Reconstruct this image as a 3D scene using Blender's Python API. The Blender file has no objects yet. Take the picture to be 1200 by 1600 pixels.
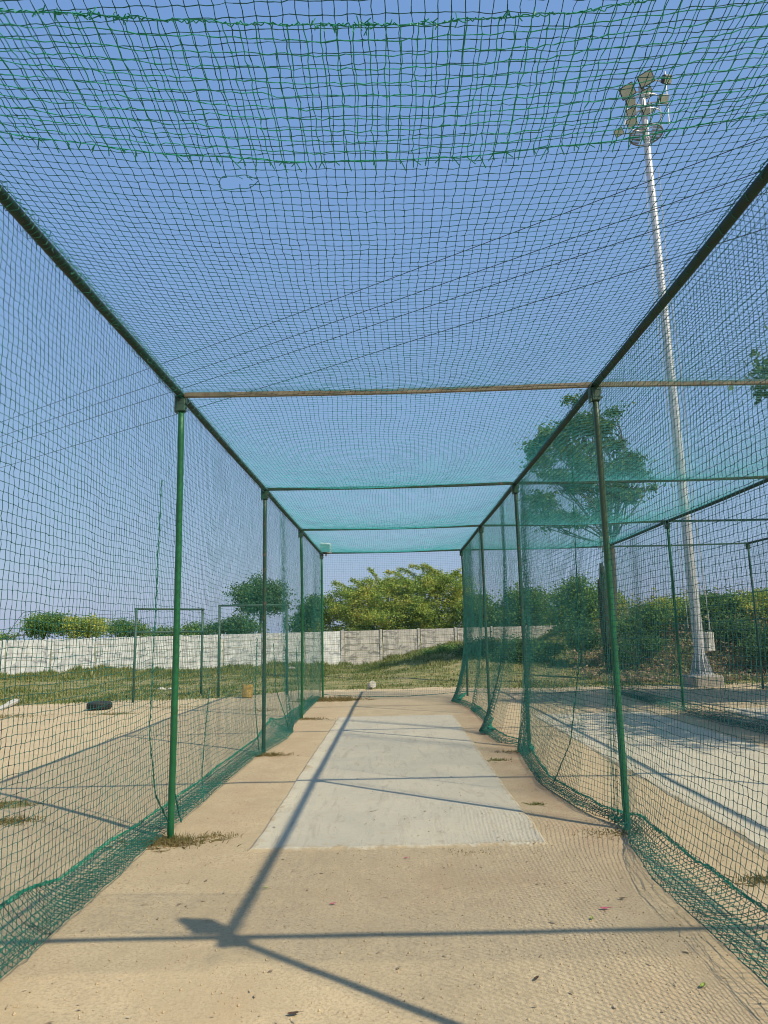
import bpy, math
import numpy as np
from math import radians as R, pi
rng = np.random.default_rng(7)
C = bpy.context.scene.collection
SC = bpy.context.scene

# ------------------------------------------------------------------ camera
CX, PITCH, YAW, ROLL, F = 0.0012, 0.168106, -0.009318, 0.0226022, 1128.55
EYE = 1.6
def at(px, py, y=None, z=None):
    """photo pixel (1200x1600) -> world point at forward distance y or height z"""
    X = (px-600)/F; Y = (800-py)/F
    c, s = math.cos(ROLL), math.sin(ROLL)
    x = X*c+Y*s; u = -X*s+Y*c
    c, s = math.cos(PITCH), math.sin(PITCH)
    yy = c-u*s; zz = s+u*c
    c, s = math.cos(YAW), math.sin(YAW)
    d = np.array([x*c+yy*s, -x*s+yy*c, zz])
    t = (z-EYE)/d[2] if y is None else y/d[1]
    return np.array([CX, 0, EYE])+t*d
cam = bpy.data.cameras.new('camera'); co = bpy.data.objects.new('camera', cam); C.objects.link(co)
cam.sensor_fit = 'VERTICAL'; cam.sensor_height = 36; cam.lens = 36*F/1600
cam.clip_end = 5000; cam.clip_start = 0.05
co.location = (CX, 0, EYE)
from mathutils import Matrix, Vector, Euler
fw = Vector((math.sin(YAW)*math.cos(PITCH), math.cos(YAW)*math.cos(PITCH), math.sin(PITCH)))
rt = Vector((math.cos(YAW), -math.sin(YAW), 0))
up = rt.cross(fw)
c, s = math.cos(ROLL), math.sin(ROLL)
# image X = x*c-u*s ; image Y = x*s+u*c
ix = rt*c-up*s; iy = rt*s+up*c
m = Matrix((ix, iy, -fw)).transposed()
co.rotation_euler = m.to_euler()
SC.camera = co

# ------------------------------------------------------------------ light
SD = Vector((.743, -.590, 1.0)).normalized()        # towards the sun
elev = math.asin(SD.z)
w = bpy.data.worlds.new('World'); SC.world = w; w.use_nodes = True
nt = w.node_tree; bg = nt.nodes['Background']
sky = nt.nodes.new('ShaderNodeTexSky'); sky.sky_type = 'NISHITA'; sky.sun_disc = False
sky.sun_elevation = elev; sky.sun_rotation = math.atan2(SD.x, SD.y)
sky.air_density = 1.5; sky.dust_density = 0.7; sky.ozone_density = 3.0; sky.altitude = 100
# tone of the hazy morning air: each channel of the sky gets its own contrast and gain
sep = nt.nodes.new('ShaderNodeSeparateColor'); com = nt.nodes.new('ShaderNodeCombineColor'); nt.links.new(sky.outputs[0], sep.inputs[0])
for _i, (_g, _k) in enumerate(((.459, .80), (.319, 1.26), (.091, 2.615))):
    _p = nt.nodes.new('ShaderNodeMath'); _p.operation = 'POWER'; _p.inputs[1].default_value = _g; nt.links.new(sep.outputs[_i], _p.inputs[0])
    _m = nt.nodes.new('ShaderNodeMath'); _m.operation = 'MULTIPLY'; _m.inputs[1].default_value = _k; nt.links.new(_p.outputs[0], _m.inputs[0])
    nt.links.new(_m.outputs[0], com.inputs[_i])
nt.links.new(com.outputs[0], bg.inputs[0])
bg.inputs[1].default_value = 0.15
sl = bpy.data.lights.new('sun', 'SUN'); so = bpy.data.objects.new('sun', sl); C.objects.link(so)
sl.energy = 3.5; sl.angle = R(.53); sl.color = (1, .90, .72)
so.rotation_euler = SD.to_track_quat('Z', 'Y').to_euler(); so.location = (20, -20, 30)
SC.view_settings.view_transform = 'Standard'; SC.view_settings.look = 'None'; SC.view_settings.gamma = 1
SC.view_settings.exposure = 0.6
SC.cycles.filter_width = 1.05

# ------------------------------------------------------------------ materials
def mat(name, rough=.8, spec=.3, metal=0):
    m = bpy.data.materials.new(name); m.use_nodes = True
    b = m.node_tree.nodes['Principled BSDF']
    b.inputs['Roughness'].default_value = rough; b.inputs['Metallic'].default_value = metal
    b.inputs['Specular IOR Level'].default_value = spec
    return m, m.node_tree, b
def N(nt, t, **k):
    n = nt.nodes.new(t)
    for a, v in k.items():
        if a in n.inputs: n.inputs[a].default_value = v
        else: setattr(n, a, v)
    return n
def noise(nt, scale, detail=4, rough=.55, vec=None, dist=0):
    n = N(nt, 'ShaderNodeTexNoise'); n.inputs['Scale'].default_value = scale
    n.inputs['Detail'].default_value = detail; n.inputs['Roughness'].default_value = rough
    n.inputs['Distortion'].default_value = dist
    if vec is not None: nt.links.new(vec, n.inputs['Vector'])
    return n.outputs['Fac']
def ramp(nt, fac, stops, interp='LINEAR'):
    r = N(nt, 'ShaderNodeValToRGB'); r.color_ramp.interpolation = interp
    e = r.color_ramp.elements
    while len(e) < len(stops): e.new(.5)
    for i, (p, c) in enumerate(stops):
        e[i].position = p; e[i].color = (*c, 1) if len(c) == 3 else c
    nt.links.new(fac, r.inputs[0]); return r.outputs[0]
def mix(nt, fac, a, b, typ='MIX'):
    m = N(nt, 'ShaderNodeMix'); m.data_type = 'RGBA'; m.blend_type = typ
    for sock, v in ((m.inputs[0], fac), (m.inputs[6], a), (m.inputs[7], b)):
        if isinstance(v, (int, float)): sock.default_value = v
        elif isinstance(v, tuple): sock.default_value = (*v, 1)
        else: nt.links.new(v, sock)
    return m.outputs[2]
def bump(nt, b, h, strength=.4, dist=.01):
    n = N(nt, 'ShaderNodeBump'); n.inputs['Strength'].default_value = strength; n.inputs['Distance'].default_value = dist
    nt.links.new(h, n.inputs['Height']); nt.links.new(n.outputs[0], b.inputs['Normal']); return n
def coords(nt):
    return N(nt, 'ShaderNodeTexCoord').outputs['Object']
def mm(nt, op, a, b=None, cl=False):
    n = N(nt, 'ShaderNodeMath'); n.operation = op; n.use_clamp = cl
    for sock, v in ((n.inputs[0], a), (n.inputs[1], b)):
        if v is None: continue
        if isinstance(v, (int, float)): sock.default_value = v
        else: nt.links.new(v, sock)
    return n.outputs[0]

def twine_mat(name, c0, c1, tr=.12):
    m, nt, b = mat(name, .55, .35)
    g = N(nt, 'ShaderNodeNewGeometry')
    f = noise(nt, 3.0, 3, vec=coords(nt))
    f2 = mm(nt, 'ADD', mm(nt, 'MULTIPLY', f, .7), mm(nt, 'MULTIPLY', g.outputs['Random Per Island'], .3))
    nt.links.new(ramp(nt, f2, [(.3, c0), (.7, c1)]), b.inputs['Base Color'])
    return m
M = {}
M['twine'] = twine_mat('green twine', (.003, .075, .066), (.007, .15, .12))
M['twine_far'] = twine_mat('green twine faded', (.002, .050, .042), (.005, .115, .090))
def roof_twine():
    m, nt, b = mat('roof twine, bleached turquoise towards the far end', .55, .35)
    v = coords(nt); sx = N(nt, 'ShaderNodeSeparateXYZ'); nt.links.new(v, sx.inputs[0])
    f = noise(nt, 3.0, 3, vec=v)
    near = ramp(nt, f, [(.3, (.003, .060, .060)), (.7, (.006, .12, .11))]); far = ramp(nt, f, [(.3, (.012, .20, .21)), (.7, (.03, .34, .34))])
    t = mm(nt, 'MULTIPLY', mm(nt, 'SUBTRACT', sx.outputs[1], 4.5), .2, True)  # sunlit glow of cords seen at grazing angle, painted into the far colour
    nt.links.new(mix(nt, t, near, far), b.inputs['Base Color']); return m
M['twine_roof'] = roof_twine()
M['twine_bright'] = twine_mat('bright green twine', (.005, .16, .10), (.012, .30, .18))
M['twine_skirt'] = twine_mat('green twine skirt', (.003, .07, .05), (.008, .15, .105))

def paint_mat(name, base, dark, rust, rustamt=.62, rough=.45):
    m, nt, b = mat(name, rough, .4)
    v = coords(nt)
    a = noise(nt, 6, 5, .6, v); r = noise(nt, 14, 6, .7, v, .5)
    col = mix(nt, ramp(nt, a, [(.35, (0, 0, 0)), (.65, (1, 1, 1))]), base, dark)
    col = mix(nt, ramp(nt, r, [(rustamt, (0, 0, 0)), (rustamt+.06, (1, 1, 1))]), col, rust)
    nt.links.new(col, b.inputs['Base Color']); bump(nt, b, r, .25, .002)
    return m
M['post'] = paint_mat('green post paint', (.012, .125, .045), (.008, .085, .03), (.10, .06, .035), .66)
M['post_dark'] = paint_mat('weathered green paint', (.015, .07, .04), (.02, .045, .03), (.12, .07, .04), .58, .55)
M['rail'] = paint_mat('dark green rail paint', (.006, .035, .022), (.008, .022, .015), (.07, .045, .03), .64, .6)
M['bar'] = paint_mat('faded rusty crossbar paint', (.19, .165, .11), (.10, .10, .065), (.13, .09, .055), .56, .6)
M['framebar'] = paint_mat('old green frame paint', (.03, .10, .07), (.04, .06, .045), (.15, .07, .04), .60, .55)

def sand():
    m, nt, b = mat('sandy ground', .95, .1)
    v = coords(nt)
    big = noise(nt, .35, 5, .55, v, .4); mid = noise(nt, 2.2, 6, .6, v, .2); fine = noise(nt, 60, 5, .7, v); grit = noise(nt, 240, 3, .7, v)
    col = mix(nt, ramp(nt, big, [(.35, (0, 0, 0)), (.65, (1, 1, 1))]), (.585, .465, .285), (.525, .42, .26))
    col = mix(nt, ramp(nt, mid, [(.4, (0, 0, 0)), (.72, (.75, .75, .75))]), col, (.44, .355, .225))
    col = mix(nt, ramp(nt, fine, [(.45, (0, 0, 0)), (.72, (.75, .75, .75))]), col, (.27, .205, .13))
    col = mix(nt, ramp(nt, grit, [(.58, (0, 0, 0)), (.68, (.75, .75, .75))]), col, (.20, .155, .10))
    lite = noise(nt, 150, 4, .7, v)
    col = mix(nt, ramp(nt, lite, [(.60, (0, 0, 0)), (.72, (.7, .7, .7))]), col, (.62, .50, .33))
    patch = noise(nt, .8, 7, .72, v, 1.6)
    col = mix(nt, ramp(nt, patch, [(.46, (0, 0, 0)), (.62, (.55, .55, .55))]), col, (.43, .34, .205))
    # reddish earth towards the walls of the cage
    red = noise(nt, .9, 4, .6, v, 1.0)
    col = mix(nt, ramp(nt, red, [(.5, (0, 0, 0)), (.75, (.25, .25, .25))]), col, (.46, .31, .18))
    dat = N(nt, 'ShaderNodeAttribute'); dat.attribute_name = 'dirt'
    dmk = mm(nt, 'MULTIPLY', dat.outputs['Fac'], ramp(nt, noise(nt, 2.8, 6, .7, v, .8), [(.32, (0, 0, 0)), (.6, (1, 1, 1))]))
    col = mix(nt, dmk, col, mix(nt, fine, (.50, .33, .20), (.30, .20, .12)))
    # grassy soil further off
    sx = N(nt, 'ShaderNodeSeparateXYZ'); nt.links.new(v, sx.inputs[0])
    att = N(nt, 'ShaderNodeAttribute'); att.attribute_name = 'grass'
    gm = mm(nt, 'ADD', att.outputs['Fac'], mm(nt, 'MULTIPLY', mm(nt, 'SUBTRACT', noise(nt, 1.1, 5, .65, v), .5), 1.2))
    gcol = mix(nt, ramp(nt, noise(nt, 1.7, 6, .65, v), [(.38, (0, 0, 0)), (.62, (1, 1, 1))]), (.13, .15, .05), (.30, .25, .12))
    col = mix(nt, ramp(nt, gm, [(.45, (0, 0, 0)), (.6, (1, 1, 1))]), col, gcol)
    nt.links.new(col, b.inputs['Base Color'])
    h = mm(nt, 'ADD', mm(nt, 'MULTIPLY', mid, 1.2), mm(nt, 'ADD', mm(nt, 'MULTIPLY', fine, .45), mm(nt, 'MULTIPLY', grit, .14)))
    bump(nt, b, h, .75, .014)
    return m
M['sand'] = sand()
def concrete_pitch():
    m, nt, b = mat('concrete pitch', .85, .2)
    v = coords(nt)
    a = noise(nt, 1.3, 6, .6, v, .6); f = noise(nt, 45, 5, .7, v); st = noise(nt, 5, 5, .7, v, 1.5)
    col = mix(nt, ramp(nt, a, [(.35, (0, 0, 0)), (.68, (1, 1, 1))]), (.49, .445, .335), (.56, .50, .36))
    col = mix(nt, ramp(nt, st, [(.55, (0, 0, 0)), (.7, (.6, .6, .6))]), col, (.47, .375, .24))
    col = mix(nt, ramp(nt, f, [(.55, (0, 0, 0)), (.75, (.45, .45, .45))]), col, (.28, .25, .19))
    vo = N(nt, 'ShaderNodeTexVoronoi'); vo.feature = 'F1'; vo.inputs['Scale'].default_value = 2.6; nt.links.new(v, vo.inputs['Vector'])
    spot = mm(nt, 'MULTIPLY', ramp(nt, vo.outputs['Distance'], [(.07, (1, 1, 1)), (.12, (0, 0, 0))]), mm(nt, 'GREATER_THAN', noise(nt, 1.1, 2, .5, v), .5))
    col = mix(nt, mm(nt, 'MULTIPLY', spot, .35), col, (.36, .27, .18))
    mpp = N(nt, 'ShaderNodeMapping'); mpp.inputs['Scale'].default_value = (3.5, .5, 1); nt.links.new(v, mpp.inputs[0])
    scf = noise(nt, 2.5, 7, .75, mpp.outputs[0], 1.0)
    col = mix(nt, ramp(nt, scf, [(.52, (0, 0, 0)), (.68, (.7, .7, .7))]), col, (.37, .32, .235))
    att = N(nt, 'ShaderNodeAttribute'); att.attribute_name = 'edge'
    em = mm(nt, 'ADD', att.outputs['Fac'], mm(nt, 'MULTIPLY', mm(nt, 'SUBTRACT', noise(nt, 5, 7, .75, v, .8), .5), 2.2))
    col = mix(nt, ramp(nt, em, [(.40, (0, 0, 0)), (.72, (1, 1, 1))]), col, (.41, .325, .20))
    nt.links.new(col, b.inputs['Base Color']); bump(nt, b, mm(nt, 'ADD', f, mm(nt, 'MULTIPLY', a, 2.0)), .3, .004)
    return m
M['pitch'] = concrete_pitch()
def wall_mat(name, c0, c1, stain, amt):
    m, nt, b = mat(name, .9, .15)
    v = coords(nt)
    mp = N(nt, 'ShaderNodeMapping'); mp.inputs['Scale'].default_value = (1, 1, 2.6); nt.links.new(v, mp.inputs[0])
    mv = N(nt, 'ShaderNodeMapping'); mv.inputs['Scale'].default_value = (5, 5, .8); nt.links.new(v, mv.inputs[0])
    a = noise(nt, 1.6, 6, .7, mp.outputs[0], .8); f = noise(nt, 30, 4, .7, v); dr = noise(nt, 1.5, 5, .65, mv.outputs[0])
    col = mix(nt, ramp(nt, f, [(.4, (0, 0, 0)), (.7, (1, 1, 1))]), c0, c1)
    col = mix(nt, ramp(nt, a, [(amt, (0, 0, 0)), (amt+.1, (1, 1, 1))]), col, stain)
    sx = N(nt, 'ShaderNodeSeparateXYZ'); nt.links.new(v, sx.inputs[0])
    top = mm(nt, 'MULTIPLY', ramp(nt, sx.outputs[2], [(.72, (0, 0, 0)), (1.0, (1, 1, 1))]), 1.0)
    drf = mm(nt, 'MULTIPLY', ramp(nt, dr, [(.42, (0, 0, 0)), (.6, (1, 1, 1))]), .55)
    col = mix(nt, drf, col, stain)
    nt.links.new(col, b.inputs['Base Color']); bump(nt, b, a, .2, .01)
    return m
M['wall_white'] = wall_mat('whitewashed concrete', (.74, .74, .69), (.64, .65, .60), (.30, .31, .31), .52)
M['wall_grey'] = wall_mat('bare concrete', (.54, .51, .44), (.47, .44, .385), (.20, .19, .175), .50)
def plain(name, c, rough=.6, metal=0, var=.25, spec=.4, sc=8):
    m, nt, b = mat(name, rough, spec, metal)
    f = noise(nt, sc, 5, .6, coords(nt))
    nt.links.new(mix(nt, ramp(nt, f, [(.3, (0, 0, 0)), (.7, (1, 1, 1))]), c, tuple(x*(1-var) for x in c)), b.inputs['Base Color'])
    bump(nt, b, f, .1, .003)
    return m
M['galv'] = plain('galvanised steel', (.62, .63, .64), .42, .35, .22)
M['grating'] = plain('dull grating steel', (.20, .19, .19), .6, .2)
M['lamp_body'] = plain('dark lamp housing', (.03, .03, .035), .5)
M['lamp_glass'] = plain('lamp glass', (.46, .52, .45), .4, 0, .25)
M['plinth'] = plain('plinth concrete', (.36, .33, .28), .9)
M['cabinet'] = plain('pale cabinet paint', (.72, .70, .63), .5)
M['wire'] = plain('black cable', (.02, .02, .022), .6)
M['rubber'] = plain('tyre rubber', (.025, .025, .027), .75)
M['yellow'] = plain('yellow plastic', (.55, .36, .09), .6, 0, .5)
M['white'] = plain('white plastic', (.58, .57, .52), .5)
M['stone'] = plain('whitewashed stone', (.50, .48, .42), .9)
def bark(name, c):
    m, nt, b = mat(name, .95, .1)
    v = coords(nt); mp = N(nt, 'ShaderNodeMapping'); mp.inputs['Scale'].default_value = (1, 1, .25); nt.links.new(v, mp.inputs[0])
    f = noise(nt, 14, 6, .7, mp.outputs[0])
    nt.links.new(mix(nt, ramp(nt, f, [(.35, (0, 0, 0)), (.65, (1, 1, 1))]), c, tuple(x*.45 for x in c)), b.inputs['Base Color'])
    bump(nt, b, f, .6, .02); return m
M['bark'] = bark('bark', (.13, .10, .075)); M['bark_dark'] = bark('dark bark', (.055, .045, .038))
def leafm(name, cs, tr=.42, sc=.5):
    m, nt, b = mat(name, .6, .25)
    g = N(nt, 'ShaderNodeNewGeometry')
    f = mm(nt, 'ADD', mm(nt, 'MULTIPLY', noise(nt, sc, 3, .6, coords(nt)), .9), mm(nt, 'MULTIPLY', mm(nt, 'SUBTRACT', g.outputs['Random Per Island'], .5), .38))
    n = len(cs)
    col = ramp(nt, f, [(.22+.56*i/(n-1), c) for i, c in enumerate(cs)])
    nt.links.new(col, b.inputs['Base Color'])
    t = N(nt, 'ShaderNodeBsdfTranslucent'); nt.links.new(col, t.inputs[0])
    ms = N(nt, 'ShaderNodeMixShader'); ms.inputs[0].default_value = tr
    nt.links.new(b.outputs[0], ms.inputs[1]); nt.links.new(t.outputs[0], ms.inputs[2])
    nt.links.new(ms.outputs[0], nt.nodes['Material Output'].inputs[0]); return m
M['leaf'] = leafm('broad leaves', [(0.087, 0.174, 0.043), (0.174, 0.29, 0.072), (0.304, 0.392, 0.102)])
M['leaf_dark'] = leafm('dark leaves', [(0.068, 0.128, 0.053), (0.105, 0.21, 0.075), (0.195, 0.3, 0.105)])
M['leaf_tall'] = leafm('deep green broad leaves', [(.05, .09, .015), (.10, .17, .03), (.21, .27, .05)], .35)
M['leaf_yellow'] = leafm('yellow green leaves', [(0.135, 0.236, 0.051), (0.321, 0.423, 0.085), (0.49, 0.524, 0.119), (0.76, 0.59, 0.151)], sc=.9)
M['leaf_dry'] = leafm('dry vines', [(.16, .24, .08), (.28, .30, .13), (.46, .36, .22), (.58, .40, .30), (.24, .28, .12)], sc=1.1)
M['grass'] = leafm('grass', [(0.078, 0.123, 0.028), (0.157, 0.19, 0.05), (0.28, 0.28, 0.101), (0.426, 0.358, 0.179)], .3, .55)
M['drygrass'] = leafm('dry weeds', [(.12, .13, .04), (.25, .20, .08), (.36, .27, .13)], .3, 2.0)
M['litter'] = leafm('litter', [(.20, .14, .09), (.42, .33, .21), (.60, .52, .38)], .1, 3)
M['petal'] = plain('pink petal', (.45, .10, .16), .7); M['leafbit'] = plain('fallen green leaf', (.22, .30, .05), .7)
M['leafbrown'] = plain('fallen brown leaf', (.06, .035, .022), .8)

# ------------------------------------------------------------------ mesh helpers
def mesh_np(name, V, Fq, material, parent=None, smooth=False):
    """V (n,3), Fq (k,q) all faces of the same size, or list of such arrays"""
    V = np.asarray(V, np.float32); Fs = Fq if isinstance(Fq, list) else [Fq]
    Fs = [np.asarray(f, np.int32) for f in Fs if len(f)]
    me = bpy.data.meshes.new(name); me.vertices.add(len(V)); me.vertices.foreach_set('co', V.ravel())
    idx = np.concatenate([f.ravel() for f in Fs]); tot = np.concatenate([np.full(len(f), f.shape[1], np.int32) for f in Fs])
    st = np.concatenate([[0], np.cumsum(tot)[:-1]]).astype(np.int32)
    me.loops.add(len(idx)); me.loops.foreach_set('vertex_index', idx)
    me.polygons.add(len(tot)); me.polygons.foreach_set('loop_start', st); me.polygons.foreach_set('loop_total', tot)
    me.polygons.foreach_set('use_smooth', np.full(len(tot), smooth))
    me.update(calc_edges=True); me.materials.append(material)
    o = bpy.data.objects.new(name, me); C.objects.link(o)
    if parent is not None: o.parent = parent
    return o
class MB:
    """collects primitives, builds ONE mesh"""
    def __init__(s): s.V = []; s.F = []; s.n = 0
    def add(s, V, Fs):
        V = np.asarray(V, float)
        for f in Fs: s.F.append([i+s.n for i in f])
        s.V.append(V); s.n += len(V)
    def box(s, c, d, rot=None, bev=0):
        x, y, z = [v/2 for v in d]
        if bev:
            e = min(bev, x*.8, y*.8, z*.8); V = []
            ring = [(-x+e, -y), (x-e, -y), (x, -y+e), (x, y-e), (x-e, y), (-x+e, y), (-x, y-e), (-x, -y+e)]
            for zz, k in ((-z, e), (-z+e, 0), (z-e, 0), (z, e)):
                for a, b in ring:
                    V.append((a*(1-k/x), b*(1-k/y), zz))
            Fs = [list(range(7, -1, -1)), list(range(24, 32))]
            for r in range(3):
                for i in range(8): Fs.append([r*8+i, r*8+(i+1) % 8, r*8+8+(i+1) % 8, r*8+8+i])
            V = np.array(V)
        else:
            V = np.array([(a, b, q) for q in (-z, z) for b in (-y, y) for a in (-x, x)])
            Fs = [[0, 2, 3, 1], [4, 5, 7, 6], [0, 1, 5, 4], [2, 6, 7, 3], [0, 4, 6, 2], [1, 3, 7, 5]]
        if rot is not None: V = V @ np.array(Euler(rot).to_matrix()).T
        s.add(V+np.array(c), Fs); return s
    def tube(s, P, r, n=8, cap=True, rot=0, flat=None):
        P = np.asarray(P, float); k = len(P); r = np.broadcast_to(np.asarray(r, float), (k,))
        T = np.gradient(P, axis=0); T /= np.linalg.norm(T, axis=1)[:, None]+1e-9
        ref = np.array([0, 0, 1.]) if abs(T[0][2]) < .9 else np.array([1., 0, 0])
        V = []; a = np.arange(n)*2*pi/n+rot
        for i in range(k):
            u = ref-T[i]*(ref@T[i]); u /= np.linalg.norm(u)+1e-9; ref = u
            v = np.cross(T[i], u)
            V.append(P[i]+r[i]*(np.cos(a)[:, None]*u+np.sin(a)[:, None]*v))
        Fs = [[i*n+j, i*n+(j+1) % n, (i+1)*n+(j+1) % n, (i+1)*n+j] for i in range(k-1) for j in range(n)]
        if cap: Fs += [list(range(n-1, -1, -1)), list(range((k-1)*n, k*n))]
        s.add(np.concatenate(V), Fs); return s
    def lathe(s, prof, c=(0, 0, 0), n=24, rot=None, wob=0):
        a = np.arange(n)*2*pi/n; V = []
        for q, (r, z) in enumerate(prof):
            rr = r*(1+wob*np.sin(3*a+q)); V.append(np.stack([rr*np.cos(a), rr*np.sin(a), np.full(n, z)], 1))
        V = np.concatenate(V); k = len(prof)
        Fs = [[i*n+j, i*n+(j+1) % n, (i+1)*n+(j+1) % n, (i+1)*n+j] for i in range(k-1) for j in range(n)]
        if rot is not None: V = V @ np.array(Euler(rot).to_matrix()).T
        s.add(V+np.array(c), Fs); return s
    def build(s, name, m, parent=None, smooth=False):
        me = bpy.data.meshes.new(name); me.from_pydata(np.concatenate(s.V).tolist(), [], s.F)
        me.polygons.foreach_set('use_smooth', np.full(len(me.polygons), smooth)); me.update()
        me.materials.append(m); o = bpy.data.objects.new(name, me); C.objects.link(o)
        if parent is not None: o.parent = parent
        return o
def tag(o, label=None, cat=None, group=None, kind=None):
    if label: o['label'] = label
    if cat: o['category'] = cat
    if group: o['group'] = group
    if kind: o['kind'] = kind
    return o
def empty(name, label, cat, group=None, loc=(0, 0, 0)):
    o = bpy.data.objects.new(name, None); C.objects.link(o); o.location = loc
    return tag(o, label, cat, group)
def copy_tree(o, parent=None):
    c = o.copy(); C.objects.link(c)
    if parent is not None: c.parent = parent
    for ch in [x for x in bpy.data.objects if x.parent == o]: copy_tree(ch, c)
    return c
def sstep(x, a, b):
    t = np.clip((np.asarray(x, float)-a)/(b-a), 0, 1); return t*t*(3-2*t)
def wav(x, y, seed, f=1.0):
    r = np.random.default_rng(seed); o = 0
    for i in range(5):
        a, b = r.normal(0, 1, 2)*f*(1+.6*i); o = o+np.sin(a*x+b*y+r.uniform(0, 6.28))/(1+.5*i)
    return o/2.5

# ------------------------------------------------------------------ ground
def hgt(x, y):
    x = np.asarray(x, float); y = np.asarray(y, float)
    h = .88*sstep(x, -2.0, 3.6)*sstep(y, 25.5, 35.0)
    h = h+1.3*sstep(x, 6.8, 11)*sstep(y, 22.6, 27)
    h = h*(1-sstep(y, 50, 70))
    far = sstep(y, 21, 26)
    h = h+far*.06*wav(x, y, 3, .5)
    h = h+.012*wav(x, y, 11, 1.1)*sstep(np.abs(x), 1.3, 2.6)+.006*wav(x, y, 12, 1.6)*(1-sstep(y, 20, 30))
    # worn edge: the near ground stays around the pitch level
    return h-.006
def grassy(x, y):
    lim = 19.2+1.2*sstep(x, -9, -5)+2.0*sstep(x, -5, -2.5)+.5*wav(x, 0*x, 21, .5)-1.0*sstep(x, 1.5, 5)
    g = sstep(y, lim-.6, lim+.8)
    # patches
    for (a, b, r1, r2) in ((-9.6, 16.4, 1.7, .5), (-4.1, 7.6, .55, .18), (-3.55, 6.9, .3, .16), (-6.2, 16.4, .5, .15), (1.62, 9.0, .15, .1)):
        g = np.maximum(g, .85*np.exp(-((x-a)/r1)**2-((y-b)/r2)**2))
    return g
xs = np.concatenate([[-1500, -700, -350, -180, -100], np.arange(-60, -12, 1.0), np.arange(-12, 13, .16), np.arange(13, 60, 1.0), [100, 180, 350, 700, 1500]])
ys = np.concatenate([[-300, -120, -50, -20, -8], np.arange(-3, 24, .16), np.arange(24, 60, .6), [64, 70, 80, 100, 140, 200, 350, 700, 1500, 3500]])
X, Y = np.meshgrid(xs, ys, indexing='ij')
Z = hgt(X, Y); nx, ny = X.shape
ii = (np.arange(nx-1)[:, None]*ny+np.arange(ny-1)[None]).ravel()
ground = mesh_np('ground', np.stack([X, Y, Z], -1).reshape(-1, 3), np.stack([ii, ii+ny, ii+ny+1, ii+1], 1), M['sand'], smooth=True)
tag(ground, kind='structure')
at_ = ground.data.attributes.new('grass', 'FLOAT', 'POINT'); at_.data.foreach_set('value', grassy(X, Y).ravel().astype(np.float32))

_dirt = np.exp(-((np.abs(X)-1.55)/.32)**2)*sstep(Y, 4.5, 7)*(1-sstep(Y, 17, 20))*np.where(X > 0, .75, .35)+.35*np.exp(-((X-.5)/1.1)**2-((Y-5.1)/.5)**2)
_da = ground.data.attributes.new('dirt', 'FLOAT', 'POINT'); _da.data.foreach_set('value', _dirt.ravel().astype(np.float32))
def slab(x0, x1, y0, y1, seed):
    r = np.random.default_rng(seed); V = []; Fs = []
    nxs, nys = 26, 80
    gx = np.linspace(x0, x1, nxs); gy = np.linspace(y0, y1, nys)
    A, B = np.meshgrid(gx, gy, indexing='ij')
    A = A.copy(); B = B.copy()
    A[0] += .010*wav(gy, 0, seed, 3)+r.normal(0, .004, nys); A[-1] += .010*wav(gy, 0, seed+1, 3)+r.normal(0, .004, nys)
    B[:, 0] += .02*wav(gx, 0, seed+2, 3)+r.normal(0, .006, nxs); B[:, -1] += .02*wav(gx, 0, seed+3, 3)
    zt = np.full(A.shape, .022)+.003*wav(A, B, seed+4, 1)
    zt -= .012
    zt[0] = zt[-1] = -.022; zt[:, 0] = zt[:, -1] = -.022
    A[1], A[-2] = A[0]+.05, A[-1]-.05; B[:, 1], B[:, -2] = B[:, 0]+.05, B[:, -1]-.05
    de = np.minimum(np.minimum(np.abs(A-A[0]), np.abs(A[-1]-A)), np.minimum(np.abs(B-B[:, :1]), np.abs(B[:, -1:]-B)))
    edge = np.exp(-de/.07).astype(np.float32)
    k = (np.arange(nxs-1)[:, None]*nys+np.arange(nys-1)[None]).ravel()
    o = mesh_np('concrete_pitch', np.stack([A, B, zt], -1).reshape(-1, 3), np.stack([k, k+nys, k+nys+1, k+1], 1), M['pitch'])
    ea = o.data.attributes.new('edge', 'FLOAT', 'POINT'); ea.data.foreach_set('value', edge.ravel())
    return tag(o, kind='structure')
slab(-1.17, 1.17, 5.82, 14.85, 31); slab(2.62, 4.95, 3.2, 14.6, 41); slab(6.4, 8.75, 3.0, 14.9, 51)

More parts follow.
